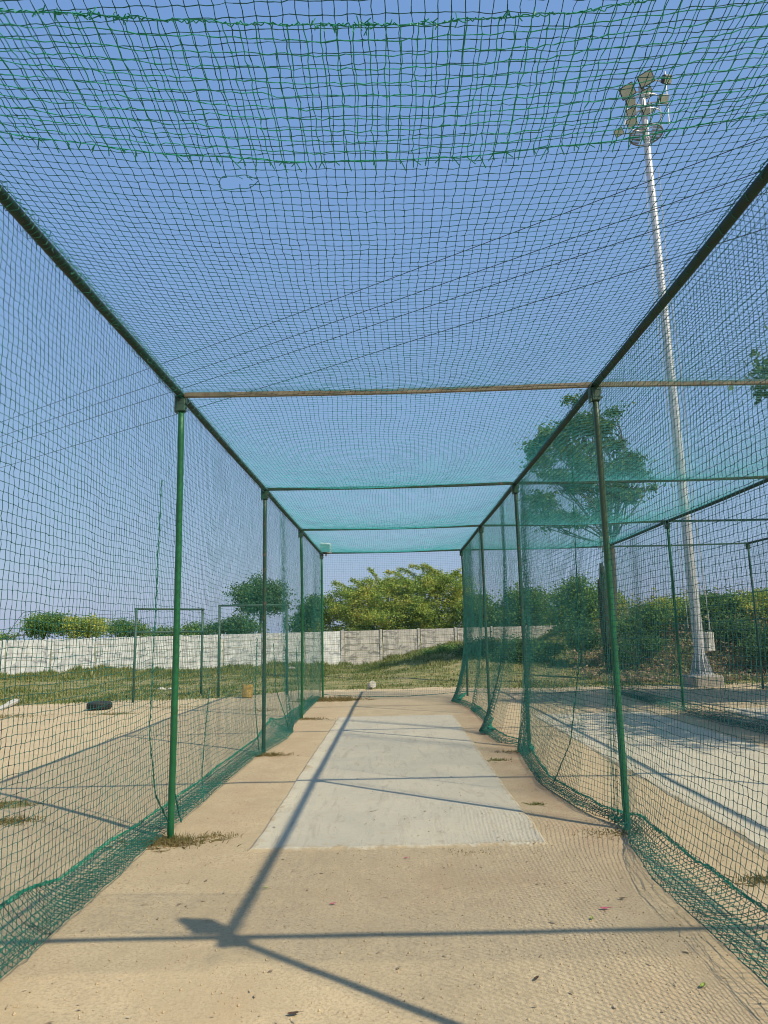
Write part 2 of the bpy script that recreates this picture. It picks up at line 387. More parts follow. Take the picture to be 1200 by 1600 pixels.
# ------------------------------------------------------------------ cage frame
H = 3.773; W = 1.865
PX = [-W, W, 5.70, 9.45]; PY = [2.02, 6.25, 10.55, 14.80, 19.15]
frame = empty('net_frame', 'green steel pipe frame of posts, top rails and rusty crossbars carrying the cricket nets', 'cage frame')
PR = .0275
def post_mesh(seed):
    r = np.random.default_rng(seed); lean = r.normal(0, .012, 2)
    z = np.linspace(-.25, H-.03, 12)
    P = np.stack([lean[0]*np.sin(z/H*pi)+0*z, lean[1]*np.sin(z/H*pi), z], 1)
    return MB().tube(P, PR, 16)
pm = {}
for i, x in enumerate(PX):
    for j, y in enumerate(PY):
        if i == 3 and j < 2: continue
        m_ = M['post'] if (i == 0 and j in (1, 3, 4)) or (i == 1 and j in (1,)) or (i == 2) else M['post_dark']
        key = ((i*3+j) % 4, m_.name)
        if key not in pm:
            o = post_mesh(key[0]).build('post', m_, frame, True); pm[key] = o
        else:
            o = pm[key].copy(); C.objects.link(o); o.parent = frame
        o.location = (x, y, 0)
        b = MB().box((x, y, H-.095), (.078, .078, .11), bev=.006)
        b.box((x-.048, y, H-.08), (.012, .07, .16)).box((x, y, H-.055), (.10, .06, .05))
        b.tube([(x-.06, y-.02, H-.12), (x+.058, y-.02, H-.12)], .009, 6)
        b.build('joint_bracket', M['post_dark'] if m_ is M['post_dark'] else M['framebar'], frame)
pm_worn = paint_mat('green paint worn above', (.012, .125, .045), (.008, .085, .03), (.10, .06, .035), .66)
_nt = pm_worn.node_tree; _b = _nt.nodes['Principled BSDF']; _old = _b.inputs['Base Color'].links[0].from_socket
_sx = N(_nt, 'ShaderNodeSeparateXYZ'); _v = coords(_nt); _nt.links.new(_v, _sx.inputs[0])
_f = mm(_nt, 'ADD', mm(_nt, 'MULTIPLY', _sx.outputs[2], .5), mm(_nt, 'MULTIPLY', noise(_nt, 5, 5, .7, _v), .5))
_nt.links.new(mix(_nt, ramp(_nt, _f, [(.0, (0, 0, 0)), (.01, (0, 0, 0))]), _old, (.045, .07, .042)), _b.inputs['Base Color'])
_r = [n for n in _nt.nodes if n.type == 'VALTORGB'][-1]; _r.color_ramp.elements[0].position = .95; _r.color_ramp.elements[1].position = 1.0
_r.color_ramp.elements[1].color = (.85, .85, .85, 1)
_f2 = mm(_nt, 'MULTIPLY', _f, .66); _nt.links.new(_f2, _r.inputs[0]); _r.color_ramp.elements[0].position = .82; _r.color_ramp.elements[1].position = .98
for o_ in [q for q in bpy.data.objects if q.name.startswith('post') and q.parent == frame and abs(q.location.x-W) < .01 and abs(q.location.y-6.25) < .01]:
    o_.data = o_.data.copy(); o_.data.materials[0] = pm_worn
def rail_pts(x, y0, y1, seed, n=40):
    y = np.linspace(y0, y1, n); d = 0*y
    for a, b in zip(PY[:-1], PY[1:]):
        t = np.clip((y-a)/(b-a), 0, 1); d = d+np.sin(pi*t)*.012
    return np.stack([x+.006*wav(y, 0, seed, .5), y, H+.0*y-d], 1)
for i, x in enumerate(PX):
    y0 = PY[0]-.12 if i < 3 else PY[2]-.1
    MB().tube(rail_pts(x, y0, PY[-1]+.06, 60+i), .030, 14).build('top_rail', M['rail'], frame, True)
for j, y in enumerate(PY):
    for a, b in zip(range(3), range(1, 4)):
        if b == 3 and j < 2: continue
        x0, x1 = PX[a], PX[b]; n = 14; t = np.linspace(0, 1, n)
        P = np.stack([x0+(x1-x0)*t, y+0*t, H+.004-.015*np.sin(pi*t)], 1); P[0, 0] += .03; P[-1, 0] -= .03
        MB().tube(P,   .028, 4, rot=pi/4).build('crossbar', M['bar'] if j < 2 else M['post_dark'], frame)

# ------------------------------------------------------------------ nets
def segs_to_tubes(A, B, r):
    """3-sided prisms round segments A->B"""
    D = B-A; L = np.linalg.norm(D, axis=1)[:, None]+1e-9; D = D/L
    ref = np.where(np.abs(D[:, 2:3]) < .8, np.array([[0, 0, 1.]]), np.array([[1., 0, 0]]))
    U = np.cross(D, ref); U /= np.linalg.norm(U, axis=1)[:, None]+1e-9; Wv = np.cross(D, U)
    r = np.broadcast_to(np.asarray(r, float), (len(A),))[:, None]
    V = np.empty((len(A), 6, 3))
    for k in range(3):
        a = 2*pi*k/3+.5; o = r*(math.cos(a)*U+math.sin(a)*Wv)
        V[:, k] = A+o; V[:, 3+k] = B+o
    base = (np.arange(len(A))*6)[:, None]
    Fq = np.concatenate([base+np.array([[k, (k+1) % 3, 3+(k+1) % 3, 3+k]]) for k in range(3)])
    return V.reshape(-1, 3), Fq
def knots(P, r):
    n = len(P); V = np.empty((n, 6, 3)); r = np.broadcast_to(np.asarray(r, float), (n,))[:, None]
    for k, d in enumerate(((1, 0, 0), (0, 1, 0), (-1, 0, 0), (0, -1, 0), (0, 0, 1), (0, 0, -1))): V[:, k] = P+r*np.array(d)
    f = np.array([(0, 1, 4), (1, 2, 4), (2, 3, 4), (3, 0, 4), (1, 0, 5), (2, 1, 5), (3, 2, 5), (0, 3, 5)])
    return V.reshape(-1, 3), ((np.arange(n)*6)[:, None, None]+f).reshape(-1, 3)
def net_mesh(name, P, r, material, parent=None, jit=.003, cut=None, knot=8.0, ru=None, rv=None, slack=.0):
    P = P+rng.normal(0, jit, P.shape); m_, n_ = P.shape[:2]
    A1, B1 = P[:-1].reshape(-1, 3), P[1:].reshape(-1, 3)
    A2, B2 = P[:, :-1].reshape(-1, 3), P[:, 1:].reshape(-1, 3)
    if cut is not None:
        k = ~cut((A1+B1)/2); A1, B1 = A1[k], B1[k]; k = ~cut((A2+B2)/2); A2, B2 = A2[k], B2[k]
    A = np.concatenate([A1, A2]); B = np.concatenate([B1, B2])
    if slack:      # near strings get a mid point so they bow a little
        mid = (A+B)/2; d = np.linalg.norm(mid-np.array([0, 0, 1.6]), axis=1); near = d < 4.5
        Mi = mid[near]+rng.normal(0, slack, (near.sum(), 3))
        A = np.concatenate([A[~near], A[near], Mi]); B = np.concatenate([B[~near], Mi, B[near]])
    rr = r*(1+rng.normal(0, .12, len(A)))
    V, Fq = segs_to_tubes(A, B, np.clip(rr, r*.6, None)); Fs = [Fq]
    Q = P.reshape(-1, 3); d = np.linalg.norm(Q-np.array([0, 0, 1.6]), axis=1); Q = Q[d < knot]
    if cut is not None and len(Q): Q = Q[~cut(Q)]
    if len(Q):
        KV, KF = knots(Q, r*2.3*(1+rng.normal(0, .2, len(Q)))); Fs.append(KF+len(V)); V = np.concatenate([V, KV])
    return mesh_np(name, V, Fs, material, parent)
MS = .047; TR = .0019
def bay(y):
    y = np.asarray(y, float); o = np.zeros_like(y)
    for a, b in zip(PY[:-1], PY[1:]):
        t = np.clip((y-a)/(b-a), 0, 1); o = o+np.sin(pi*t)**.8*((t > 0) & (t < 1))
    return o
def roof_z(x, y, x0, x1):
    s = np.sin(pi*np.clip((x-x0)/(x1-x0), 0, 1))
    return H+.028-.17*bay(y)*s**.7-.012*s-.02*(1+wav(x, y, 77, .9))*s
def roof(name, x0, x1, y0, y1, label, cut=None, seed=5):
    nu = int((x1-x0)/MS)+3; nv = int((y1-y0)/MS*1.0)+1
    u = np.linspace(x0-.02, x1+.02, nu); v = np.linspace(y0, y1, nv)
    U, V = np.meshgrid(u, v, indexing='ij')
    s = np.sin(pi*(U-x0)/(x1-x0)).clip(0)
    Xn = U+.035*wav(U, V, seed, 1.1)*s+.008*wav(U, V, seed+1, 4)*s
    Yn = V+.045*wav(U, V, seed+2, .9)*s+.008*wav(U, V, seed+3, 3)
    for y in PY[1:]:                                      # net bunched up just before and after each crossbar
        Yn = Yn+.10*np.tanh((y-V)/.25)*np.exp(-((V-y)/.45)**2)
    P = np.stack([Xn, Yn, roof_z(Xn, Yn, x0, x1)], -1)
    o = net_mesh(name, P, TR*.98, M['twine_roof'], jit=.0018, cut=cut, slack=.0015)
    tag(o, label, 'net', 'green twine nets of the batting cage')
    return o
hole = at(370, 285, z=3.66)
def holecut(Q):
    d = Q-hole
    return (((d[:, 0])/.080)**2+((d[:, 1]+.2*d[:, 0])/.042)**2) < 1
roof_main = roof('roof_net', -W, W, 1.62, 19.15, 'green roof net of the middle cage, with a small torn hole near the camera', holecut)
# torn edge of the hole
T_ = []
for k in range(26):
    a = 2*pi*k/26; T_.append(hole+np.array([.093*math.cos(a)*(1+.10*math.sin(3*a+1)), .052*math.sin(a)*(1+.15*math.sin(2*a))-.2*.09*math.cos(a), .004*math.sin(5*a)]))
T_.append(T_[0]); T_ = np.array(T_)
V, Fq = segs_to_tubes(T_[:-1], T_[1:], TR*1.1)
E_ = T_[[20, 22]]; 
V2, F2 = segs_to_tubes(E_, E_+np.array([[.03, -.02, -.03], [.035, -.01, -.035]]), TR)
mesh_np('torn_edge', np.concatenate([V, V2]), [Fq, F2+len(V)], M['twine'], roof_main)
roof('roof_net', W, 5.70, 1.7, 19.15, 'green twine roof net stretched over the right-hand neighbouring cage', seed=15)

# overlapping band of netting under the near roof, frayed along its far edge
nu = 68; nv = 12
u = np.linspace(-W-.05, W+.05, nu); v = np.linspace(2.20, 2.83, nv)
U, Vv = np.meshgrid(u, v, indexing='ij')
Ux = U+.012*wav(U, Vv, 91, 2.5)+.02*(Vv-2.5)*wav(U, 0, 95, 1.2); Vy = Vv-.15*(U/W)**2+.012*wav(U, 0*U, 92, 1.3)+.006*wav(U, Vv, 93, 3.5)
P = np.stack([Ux, Vy, roof_z(Ux, Vy, -W, W)-.035-.012*wav(U, Vv, 94, 3)], -1)
flap = net_mesh('roof_net_band', P, TR*1.15, M['twine_bright'], jit=.003, slack=.0025)
tag(flap, 'brighter green band of netting under the near roof net with frayed far edge', 'net band')
A = []; B = []
for k in range(nu):           # frayed tails
    p = P[k, -1]; q = p+np.array([rng.normal(0, .016), .02+rng.uniform(0, .035), -rng.uniform(.0, .03)])
    A.append(p); B.append(q)
    if rng.random() < .6: A.append(p); B.append(p+np.array([rng.normal(0, .02), rng.uniform(.01, .03), -.01]))
VF, FF = segs_to_tubes(np.array(A), np.array(B), TR*1.4)
row = P[:, -1]; VR, FR = segs_to_tubes(row[:-1], row[1:], TR*1.25)
mesh_np('frayed_edge', np.concatenate([VF, VR]), [FF, FR+len(VF)], M['twine_bright'], flap)
A = []; B = []
pk = P[:, 0]
hemline = np.stack([np.interp(np.linspace(0, nu-1, nu*6), np.arange(nu), pk[:, c]) for c in range(3)], 1)
hemline += rng.normal(0, .003, hemline.shape); hemline[:, 2] += .004*np.sin(np.arange(len(hemline))*2.1)
A = hemline[:-1]; B = hemline[1:]
kn = []
for k in range(len(hemline)):
    if wav(np.array(hemline[k, 0]*3), 0, 5, 2) > .1 and rng.random() < .5:
        for q in range(3): kn.append((hemline[k], hemline[k]+rng.normal(0, .011, 3)))
A = np.concatenate([A, [a for a, b in kn]]); B = np.concatenate([B, [b for a, b in kn]])
V1, F1 = segs_to_tubes(A, B, TR*1.25)
mesh_np('hem', V1, F1, M['twine_bright'], flap)

# lashing of the roof net along the rails
def lashing(x, y0, y1, dens, amp, parent, material, seed):
    r = np.random.default_rng(seed); n = int((y1-y0)*dens); t = np.linspace(0, 1, n); y = y0+(y1-y0)*t
    a = np.arange(n)*1.15
    rad = .039+amp*np.abs(r.normal(0, 1, n))
    P = np.stack([x+rad*np.cos(a), y, H+rad*np.sin(a)], 1)+r.normal(0, .003, (n, 3))
    A = [P[:-1]]; B = [P[1:]]
    k = r.integers(0, n, int(n*.35)); e = P[k]+np.stack([r.normal(0, .022, len(k)), r.normal(0, .02, len(k)), r.normal(.006, .02, len(k))], 1)
    A.append(P[k]); B.append(e)
    V, Fq = segs_to_tubes(np.concatenate(A), np.concatenate(B), .0019)
    return mesh_np('lashing', V, Fq, material, parent)
lashing(-W, 1.9, 6.2, 150, .009, roof_main, M['twine_skirt'], 1)
lashing(-W, 6.2, 19.1, 60, .008, roof_main, M['twine_skirt'], 2)
lashing(W, 1.9, 19.1, 36, .005, roof_main, M['twine'], 3)

def wall_net(name, xr, yy, xf, xh, zf, zh, label, zig=None, amp=.05, seed=1, mat1=None, skirt=True, sway=1.0, rowsag=.05, top=H, thick=.88):
    """yy: column positions; xf/xh: functions of y for the foot fold and the hem thrown back"""
    yy = np.asarray(yy); n1 = int(3.72/MS); n2 = 9
    t = np.linspace(0, 1, n1+1)
    Yg, T = np.meshgrid(yy, t, indexing='ij')
    idx = np.arange(len(yy))[:, None]
    zf_ = zf(Yg); z = top-.02+(zf_-top+.02)*T
    z = z-rowsag*bay(Yg)*np.sin(pi*T)**.8*.8-.02*wav(Yg, 0*Yg, seed+9, .7)*np.sin(pi*T)
    g = .12*T+.88*T**4
    x = xr+(xf(Yg)-xr)*g+sway*amp*wav(Yg, T*2, seed, .7)*np.sin(pi*T)**.7
    y = Yg+.02*wav(Yg, T*3.7, seed+4, 1.3)*np.sin(pi*T)+.008*wav(Yg*3, T*14, seed+6, 1)
    if zig is not None:
        zz = zig(Yg)*(.08+.92*T)*(.6+.5*wav(Yg*6, T*3, seed+30, 1)); x = x+zz*np.cos(2.4*idx+1.3*np.sin(idx*.7)+2*wav(Yg*5, T*4, seed+31, 1)); y = y+zz*.5*np.sin(idx*1.3+T*2)
    z = z+.008*wav(Yg*3, T*14, seed+7, 1)
    P = np.stack([x, y, z], -1)
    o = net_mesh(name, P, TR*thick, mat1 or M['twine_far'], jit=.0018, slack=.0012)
    tag(o, label, 'net', 'green twine nets of the batting cage')
    if skirt:
        q = np.linspace(0, 1, n2)[1:]
        Yq, Q = np.meshgrid(yy, q, indexing='ij')
        base = P[:, -1:, :]
        Ph = np.empty(Yq.shape+(3,))
        Ph[..., 0] = base[..., 0]+(xh(Yq)-xf(Yq))*Q+.012*wav(Yq*3, Q*4, seed+20, 1)
        Ph[..., 1] = base[..., 1]+.03*wav(Yq*2, Q*2, seed+21, 1)*Q
        zg = hgt(Ph[..., 0], Ph[..., 1])+.012
        Ph[..., 2] = zg+(zf_[:, -1:]-.0)*(1-Q)**2+zh(Yq)*Q**1.5+.01*(1+wav(Yq*4, Q*3, seed+22, 1))
        PP = np.concatenate([base, Ph], 1)
        net_mesh('skirt', PP, TR*1.15, M['twine_skirt'], o, jit=.0035, knot=9)
        # loose second fold lying in the skirt
        P2 = PP[:, 0:5].copy(); P2[..., 0] += .03*np.sign(xh(0.)-xf(0.)); P2[..., 2] += .018
        P2[..., 1] += .02
        net_mesh('skirt_fold', P2, TR*1.0, M['twine_skirt'], o, jit=.005, knot=7)
        # hem rope: several strands
        for k in range(9 if True else 0):
            pass
        A = []; B = []
        hx = PP[:, -1]
        nfine = len(yy)*2
        hl = np.stack([np.interp(np.linspace(0, len(yy)-1, nfine), np.arange(len(yy)), hx[:, c]) for c in range(3)], 1)
        for k in range(9):
            L = hl+np.stack([.018*wav(hl[:, 1], 0*hl[:, 1], seed*7+k, 5)+rng.normal(0, .005, nfine), rng.normal(0, .004, nfine), .012+.014*np.abs(wav(hl[:, 1], 0*hl[:, 1], seed*5+k, 6))+rng.normal(0, .004, nfine)], 1)
            A.append(L[:-1]); B.append(L[1:])
        A = np.concatenate(A); B = np.concatenate(B)
        V, Fq = segs_to_tubes(A, B, .0023); mesh_np('hem', V, Fq, M['twine_bright'], o)
    return o
def cols(y0, y1, gathers=()):
    """column y positions, denser at the gathers (centre, width, factor)"""
    out = [y0]
    while out[-1] < y1:
        f = 1.0
        for c, w_, k in gathers: f += (k-1)*math.exp(-((out[-1]-c)/w_)**2)
        out.append(out[-1]+MS/f)
    return np.array(out)
def pl(pts):
    a = np.array(pts, float); return lambda y: np.interp(y, a[:, 0], a[:, 1])
const = lambda c: (lambda y: c+0*np.asarray(y, float))
# left wall of the middle cage
wl = wall_net('side_net', -W-.02, cols(1.9, 19.2, ((12.4, .3, 2.2),)), pl([(1.9, -1.90), (4.5, -1.90), (6.2, -1.93), (7.2, -1.90), (8.3, -1.90), (10.0, -1.88), (10.6, -1.80), (11.6, -1.70), (12.4, -1.72), (13.5, -1.84), (17, -1.90), (19.2, -1.92)]),
              pl([(1.9, -2.15), (4.3, -2.10), (4.9, -2.22), (5.9, -2.22), (7.1, -2.16), (9, -2.14), (11, -2.06), (14, -2.12), (19.2, -2.14)]), const(.035), pl([(1.9, .16), (4.3, .20), (5, .05), (8, .04), (11, .10), (12.5, .22), (14, .05), (19.2, .05)]),
              'green side net left of the middle cage, its hem folded back on the sand', seed=101, amp=.035, zig=lambda y: .03*np.exp(-((y-12.4)/.35)**2))
# right wall: bows inwards at the foot, gathered into curtains
gr = ((10.05, .22, 3.5), (12.05, .16, 5), (15.3, .25, 3), (17.6, .6, 3.6), (18.6, .4, 4), (6.36, .09, 3.6))
wr = wall_net('side_net', W+.02, cols(1.9, 19.2, gr), pl([(1.9, 1.52), (3.3, 1.55), (3.9, 1.55), (4.75, 1.55), (5.5, 1.66), (6.0, 1.79), (6.35, 1.80), (6.9, 1.61), (8.0, 1.49), (9.4, 1.58), (10.2, 1.66), (10.55, 1.70), (10.8, 1.46), (12.1, 1.37), (13.5, 1.6), (15.6, 1.58), (17.4, 1.33), (18.6, 1.5), (19.2, 1.7)]),
              pl([(1.9, 1.92), (4.1, 1.92), (4.8, 1.93), (5.7, 1.86), (6.2, 1.93), (6.6, 1.75), (8, 1.60), (9.4, 1.72), (10.5, 1.85), (11, 1.62), (12.1, 1.52), (13.5, 1.75), (15.6, 1.72), (17.4, 1.5), (19.2, 1.85)]),
              pl([(1.9, .10), (5.2, .09), (6.0, .03), (19.2, .03)]), pl([(1.9, .10), (5.0, .09), (5.8, .15), (6.3, .06), (19.2, .05)]),
              'green side net between middle and right cages, foot bowing inwards in gathered curtains', seed=202, amp=.05,
              zig=lambda y: .045*np.exp(-((y-10.05)/.3)**2)+.07*np.exp(-((y-12.05)/.22)**2)+.04*np.exp(-((y-15.3)/.3)**2)+.05*np.exp(-((y-18.1)/.9)**2)+.035*np.exp(-((y-6.36)/.10)**2))
wr2 = wall_net('side_net', W+.05, cols(7.1, 10.35, ((10.0, .3, 2.5),)), pl([(7, 1.66), (8.0, 1.56), (9.4, 1.64), (10.4, 1.74)]), const(1.8), const(.03), const(.04),
         'short overlapping green net panel laced over the side net behind the near right post', seed=777, amp=.07, skirt=False, rowsag=.16, thick=.6)
def gathers_cols():
    return cols(1.9, 19.2, ((8.5, .3, 2), (17.0, .3, 2.5)))
wall_net('side_net', 5.72, gathers_cols(), pl([(1.9, 5.45), (8, 5.5), (14, 5.35), (19.2, 5.5)]), pl([(1.9, 5.85), (19.2, 5.8)]), const(.04), const(.10),
         'green side net along the far right of the neighbouring cage, before the light mast foot', seed=303, amp=.06)
wall_net('side_net', 9.47, cols(10.4, 19.2), const(9.3), const(9.6), const(.04), const(.08), 'green side net of the outermost right cage beside the vine covered bank', seed=404, amp=.06)
def back_net(x0, x1, label, seed, zb=.05):
    nu = int((x1-x0)/MS); nv = int(H/MS)
    U, T = np.meshgrid(np.linspace(x0, x1, nu), np.linspace(0, 1, nv), indexing='ij')
    s = np.sin(pi*(U-x0)/(x1-x0)).clip(0)
    Z = H-.02-(H-.02-zb-.06*(1-s))*T-.05*s*np.sin(pi*T)
    Yb = 19.17-.35*s*T**3+.03*wav(U, T*3, seed, 1)
    P = np.stack([U+.015*wav(U, T*4, seed+1, 1.4), Yb, Z], -1)
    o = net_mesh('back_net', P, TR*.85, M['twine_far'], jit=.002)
    tag(o, label, 'net', 'green twine nets of the batting cage')
    h = P[:, -1]; A = []; B = []
    for k in range(6):
        L = h+rng.normal(0, .006, h.shape); A.append(L[:-1]); B.append(L[1:])
    V, Fq = segs_to_tubes(np.concatenate(A), np.concatenate(B), .003); mesh_np('hem', V, Fq, M['twine_skirt'], o)
    return o
back_net(-W, W, 'green end net closing the far end of the middle cage in front of the grass', 501)
back_net(W, 5.7, 'green end net closing the far end of the right-hand neighbouring cage', 502)
back_net(5.7, 9.45, 'green end net closing the far end of the outermost right cage', 503)
# seam ropes laced into the side nets
def seam(parent, pts, r=.004, material=M['twine_skirt'], fuzz=.006, n=120):
    a = np.array(pts, float); s = np.linspace(0, 1, len(a)); t = np.linspace(0, 1, n)
    # smooth interpolation
    L = np.stack([np.interp(t, s, a[:, c]) for c in range(3)], 1)
    for _ in range(4): L[1:-1] = (L[:-2]+L[1:-1]*2+L[2:])/4
    A = []; B = []
    for k in range(3):
        Q = L+rng.normal(0, fuzz, L.shape)*.6; A.append(Q[:-1]); B.append(Q[1:])
    V, Fq = segs_to_tubes(np.concatenate(A), np.concatenate(B), r*.6)
    mesh_np('seam_rope', V, Fq, material or M['twine_bright'], parent)
seam(wr, [(W, 7.1, 3.7), (W-.03, 7.15, 2.8), (1.83, 7.2, 2.0), (1.80, 7.25, 1.2), (1.72, 7.45, .5), (1.60, 7.8, .05)], .0055, M['twine_skirt'])
seam(wl, [(-W-.03, 5.85, 2.9), (-W-.04, 5.84, 2.2), (-W-.05, 5.83, 1.5), (-W-.05, 5.8, .9), (-W-.04, 5.95, .4), (-W-.0, 6.3, .05)], .006)
seam(wl, [(-W-.04, 6.45, 1.7), (-W-.05, 6.42, 1.0), (-W-.04, 6.4, .4), (-W-.0, 6.55, .05)], .008)
seam(wl, [(-W-.04, 7.6, 1.1), (-W-.06, 7.55, .7), (-W-.05, 7.4, .3), (-W-.0, 7.3, .05)], .005)
seam(wl, [(-W-.04, 10.2, 1.6), (-W-.06, 10.2, .7), (-W-.04, 10.4, .06)], .008, M['twine_skirt'])
seam(wl, [(-W-.04, 11.6, 1.5), (-W-.02, 11.7, .8), (-W+.1, 12.0, .3), (-W+.1, 12.4, .05)], .008, M['twine_skirt'])
seam(wl, [(-W-.04, 14.3, 1.4), (-W-.02, 14.4, .8), (-W+.0, 14.5, .06)], .01, M['twine_skirt'])

# ------------------------------------------------------------------ lamps on the cage posts
def cage_lamp(loc, rot, label, cat='floodlight', s=1.0):
    r = empty('floodlight', label, cat, 'small floodlights fixed on the cage corners', loc)
    MB().box((0, 0, 0), (.30*s, .07*s, .24*s), bev=.012).box((0, .045*s, 0), (.2*s, .03*s, .16*s)).build('housing', M['cabinet'], r)
    MB().box((0, -.037*s, 0), (.25*s, .006, .19*s)).build('glass', M['lamp_glass'], r)
    b = MB().box((0, .05*s, -.15*s), (.30*s, .025, .012)); b.box((-.155*s, .02*s, -.08*s), (.008, .03, .14*s)).box((.155*s, .02*s, -.08*s), (.008, .03, .14*s))
    b.box((0, .05*s, -.20*s), (.04, .03, .10*s)).build('bracket', M['galv'], r)
    r.rotation_euler = rot
    return r
cage_lamp((-W+.11, 19.05, H+.14), (R(20), R(8), R(-15)), 'pale floodlight fixed on the far left top corner of the middle cage')
cage_lamp((5.62, 19.0, H+.13), (R(20), 0, R(10)), 'pale floodlight fixed on the far end of the rail between the two right cages')
cage_lamp((W-.015, 2.07, H+.20), (R(12), 0, R(172)), 'floodlight on the near right cage corner, whose boxy shadow falls on the sand', s=.85).scale = (.85, 1, 1.3)

# ------------------------------------------------------------------ light mast
mb = np.array([8.52, 20.62, 0.0]); MH = 19.0
mast = empty('light_mast', 'tall galvanised floodlight mast with a cluster of lamps standing right of the cages', 'floodlight mast', loc=tuple(mb))
MB().box((0, 0, .02), (.84, .84, .56), bev=.03).build('plinth', M['plinth'], mast)
z = np.linspace(.30, MH-.3, 30)
MB().tube(np.stack([0*z, 0*z, z], 1), .150-.055*z/MH, 12).build('pole', M['galv'], mast)
f_ = MB().lathe([(.31, .302), (.31, .34), (.02, .342)], n=24)
for k in range(12):
    a = 2*pi*k/12; c_, s_ = math.cos(a), math.sin(a)
    V = [(.13*c_-.008*s_, .13*s_+.008*c_, .34), (.30*c_-.008*s_, .30*s_+.008*c_, .34), (.145*c_-.008*s_, .145*s_+.008*c_, .92), (.13*c_+.008*s_, .13*s_-.008*c_, .34), (.30*c_+.008*s_, .30*s_-.008*c_, .34), (.145*c_+.008*s_, .145*s_-.008*c_, .92)]
    f_.add(V, [[0, 1, 2], [5, 4, 3], [0, 3, 4, 1], [1, 4, 5, 2], [2, 5, 3, 0]])
    f_.tube([(.27*math.cos(a+.26), .27*math.sin(a+.26), .34), (.27*math.cos(a+.26), .27*math.sin(a+.26), .40)], .022, 6)
f_.build('base_flange', M['galv'], mast)
for zz in (6.3, 12.2, 15.6):
    MB().tube([(0, 0, zz), (0, 0, zz+.12)], .150-.055*zz/MH+.010, 12).build('pole_joint', M['galv'], mast)
MB().box((.32, .05, 1.20), (.20, .24, .52), bev=.012).box((.18, .05, 1.3), (.14, .05, .05)).build('control_cabinet', M['cabinet'], mast)
for dx, dy in ((-.30, -.05), (.28, -.12), (.34, .0)):
    zc = np.linspace(1.0 if dx > 0 else 1.6, MH-3.2, 40)
    MB().tube(np.stack([dx*(1-.35*zc/MH)+.03*np.sin(zc*.9), dy+0*zc, zc], 1), .011, 5).build('cable', M['galv'], mast)
pz = at(1017, 210, y=20.6)[2]
g_ = MB()
for k in range(15):
    t = -.46+.92*k/14; L = math.sqrt(max(.02, .49**2-t*t))
    g_.box((.5*L+.05, t, pz), (L-.1, .035, .008)); g_.box((-.5*L-.05, t, pz), (L-.1, .035, .008))
a = np.arange(25)*2*pi/24
g_.tube(np.stack([.50*np.cos(a), .50*np.sin(a), pz+0*a], 1), .022, 6)
g_.build('platform', M['grating'], mast)
g_ = MB()
for rz in (.55, 1.05): g_.tube(np.stack([.52*np.cos(a), .52*np.sin(a), pz+rz+0*a], 1), .017, 6)
for k in range(8):
    b_ = 2*pi*k/8; g_.tube([(.52*math.cos(b_), .52*math.sin(b_), pz), (.52*math.cos(b_), .52*math.sin(b_), pz+1.05)], .015, 5)
g_.build('handrail', M['galv'], mast)
lamps = [(1010, 120, 26, -.5), (981, 139, 25, -.5), (1011, 143, 19, -.4), (986, 156, 16, -.3), (1012, 168, 18, -.4), (987, 172, 17, -.4), (987, 188, 17, -.5), (967, 203, 15, -.6), (1043, 121, 17, .3), (1037, 152, 18, .3)]
arm = MB(); first = None
top = np.array([0, 0, MH])
for n_, (px, py, sz, yw) in enumerate(lamps):
    p = at(px+8, py+3, y=20.35+.12*(n_ % 3))-mb; s = sz/56.0
    r = empty('floodlight_head', None, None); del_ = r
    r.parent = mast
    h = MB().box((0, 0, 0), (s, .14, s*.85), bev=.02)
    for q in range(6): h.box((s*(-.38+.152*q), .10, 0), (.012, .07, s*.7))
    r_obj = h.build('floodlight_head', M['lamp_body'], mast); bpy.data.objects.remove(r)
    g2 = MB().box((0, -.073, 0), (s*.86, .006, s*.72)).build('glass', M['lamp_glass'], r_obj)
    r_obj.location = p; r_obj.rotation_euler = (R(38), R(-14 if yw < 0 else -8), yw)
    arm.tube([p+np.array([0, .1, 0]), (0, .0, p[2]+.1)], .022, 5)
arm.tube([at(983, 200, y=20.6)-mb, at(996, 130, y=20.6)-mb], .028, 6); arm.tube([at(1048, 112, y=20.6)-mb, at(1054, 195, y=20.6)-mb], .02, 6)
arm.build('lamp_bracket', M['galv'], mast)
mast.rotation_euler = (0, -.0095, 0)

# ------------------------------------------------------------------ overhead wires
for (p1, p2, lab) in (((0, 660), (1200, 213), 'topmost of the four thin overhead wires crossing the sky'), ((0, 682), (1200, 264), 'second highest of the four thin overhead wires'),
                      ((0, 699), (1200, 300), 'third of the four overhead wires, just below the second'), ((0, 731), (1200, 356), 'lowest of the four thin overhead wires crossing the sky')):
    A_ = at(*p1, y=23.0); B_ = at(*p2, y=9.2); d = B_-A_; t = np.linspace(-1.2, 1.6, 60)
    P = A_+d*t[:, None]; P[:, 2] += .12*(t-.5)**2*1.5-.045
    o = MB().tube(P, .007, 6).build('overhead_wire', M['wire']); tag(o, lab, 'wire', 'overhead wires')

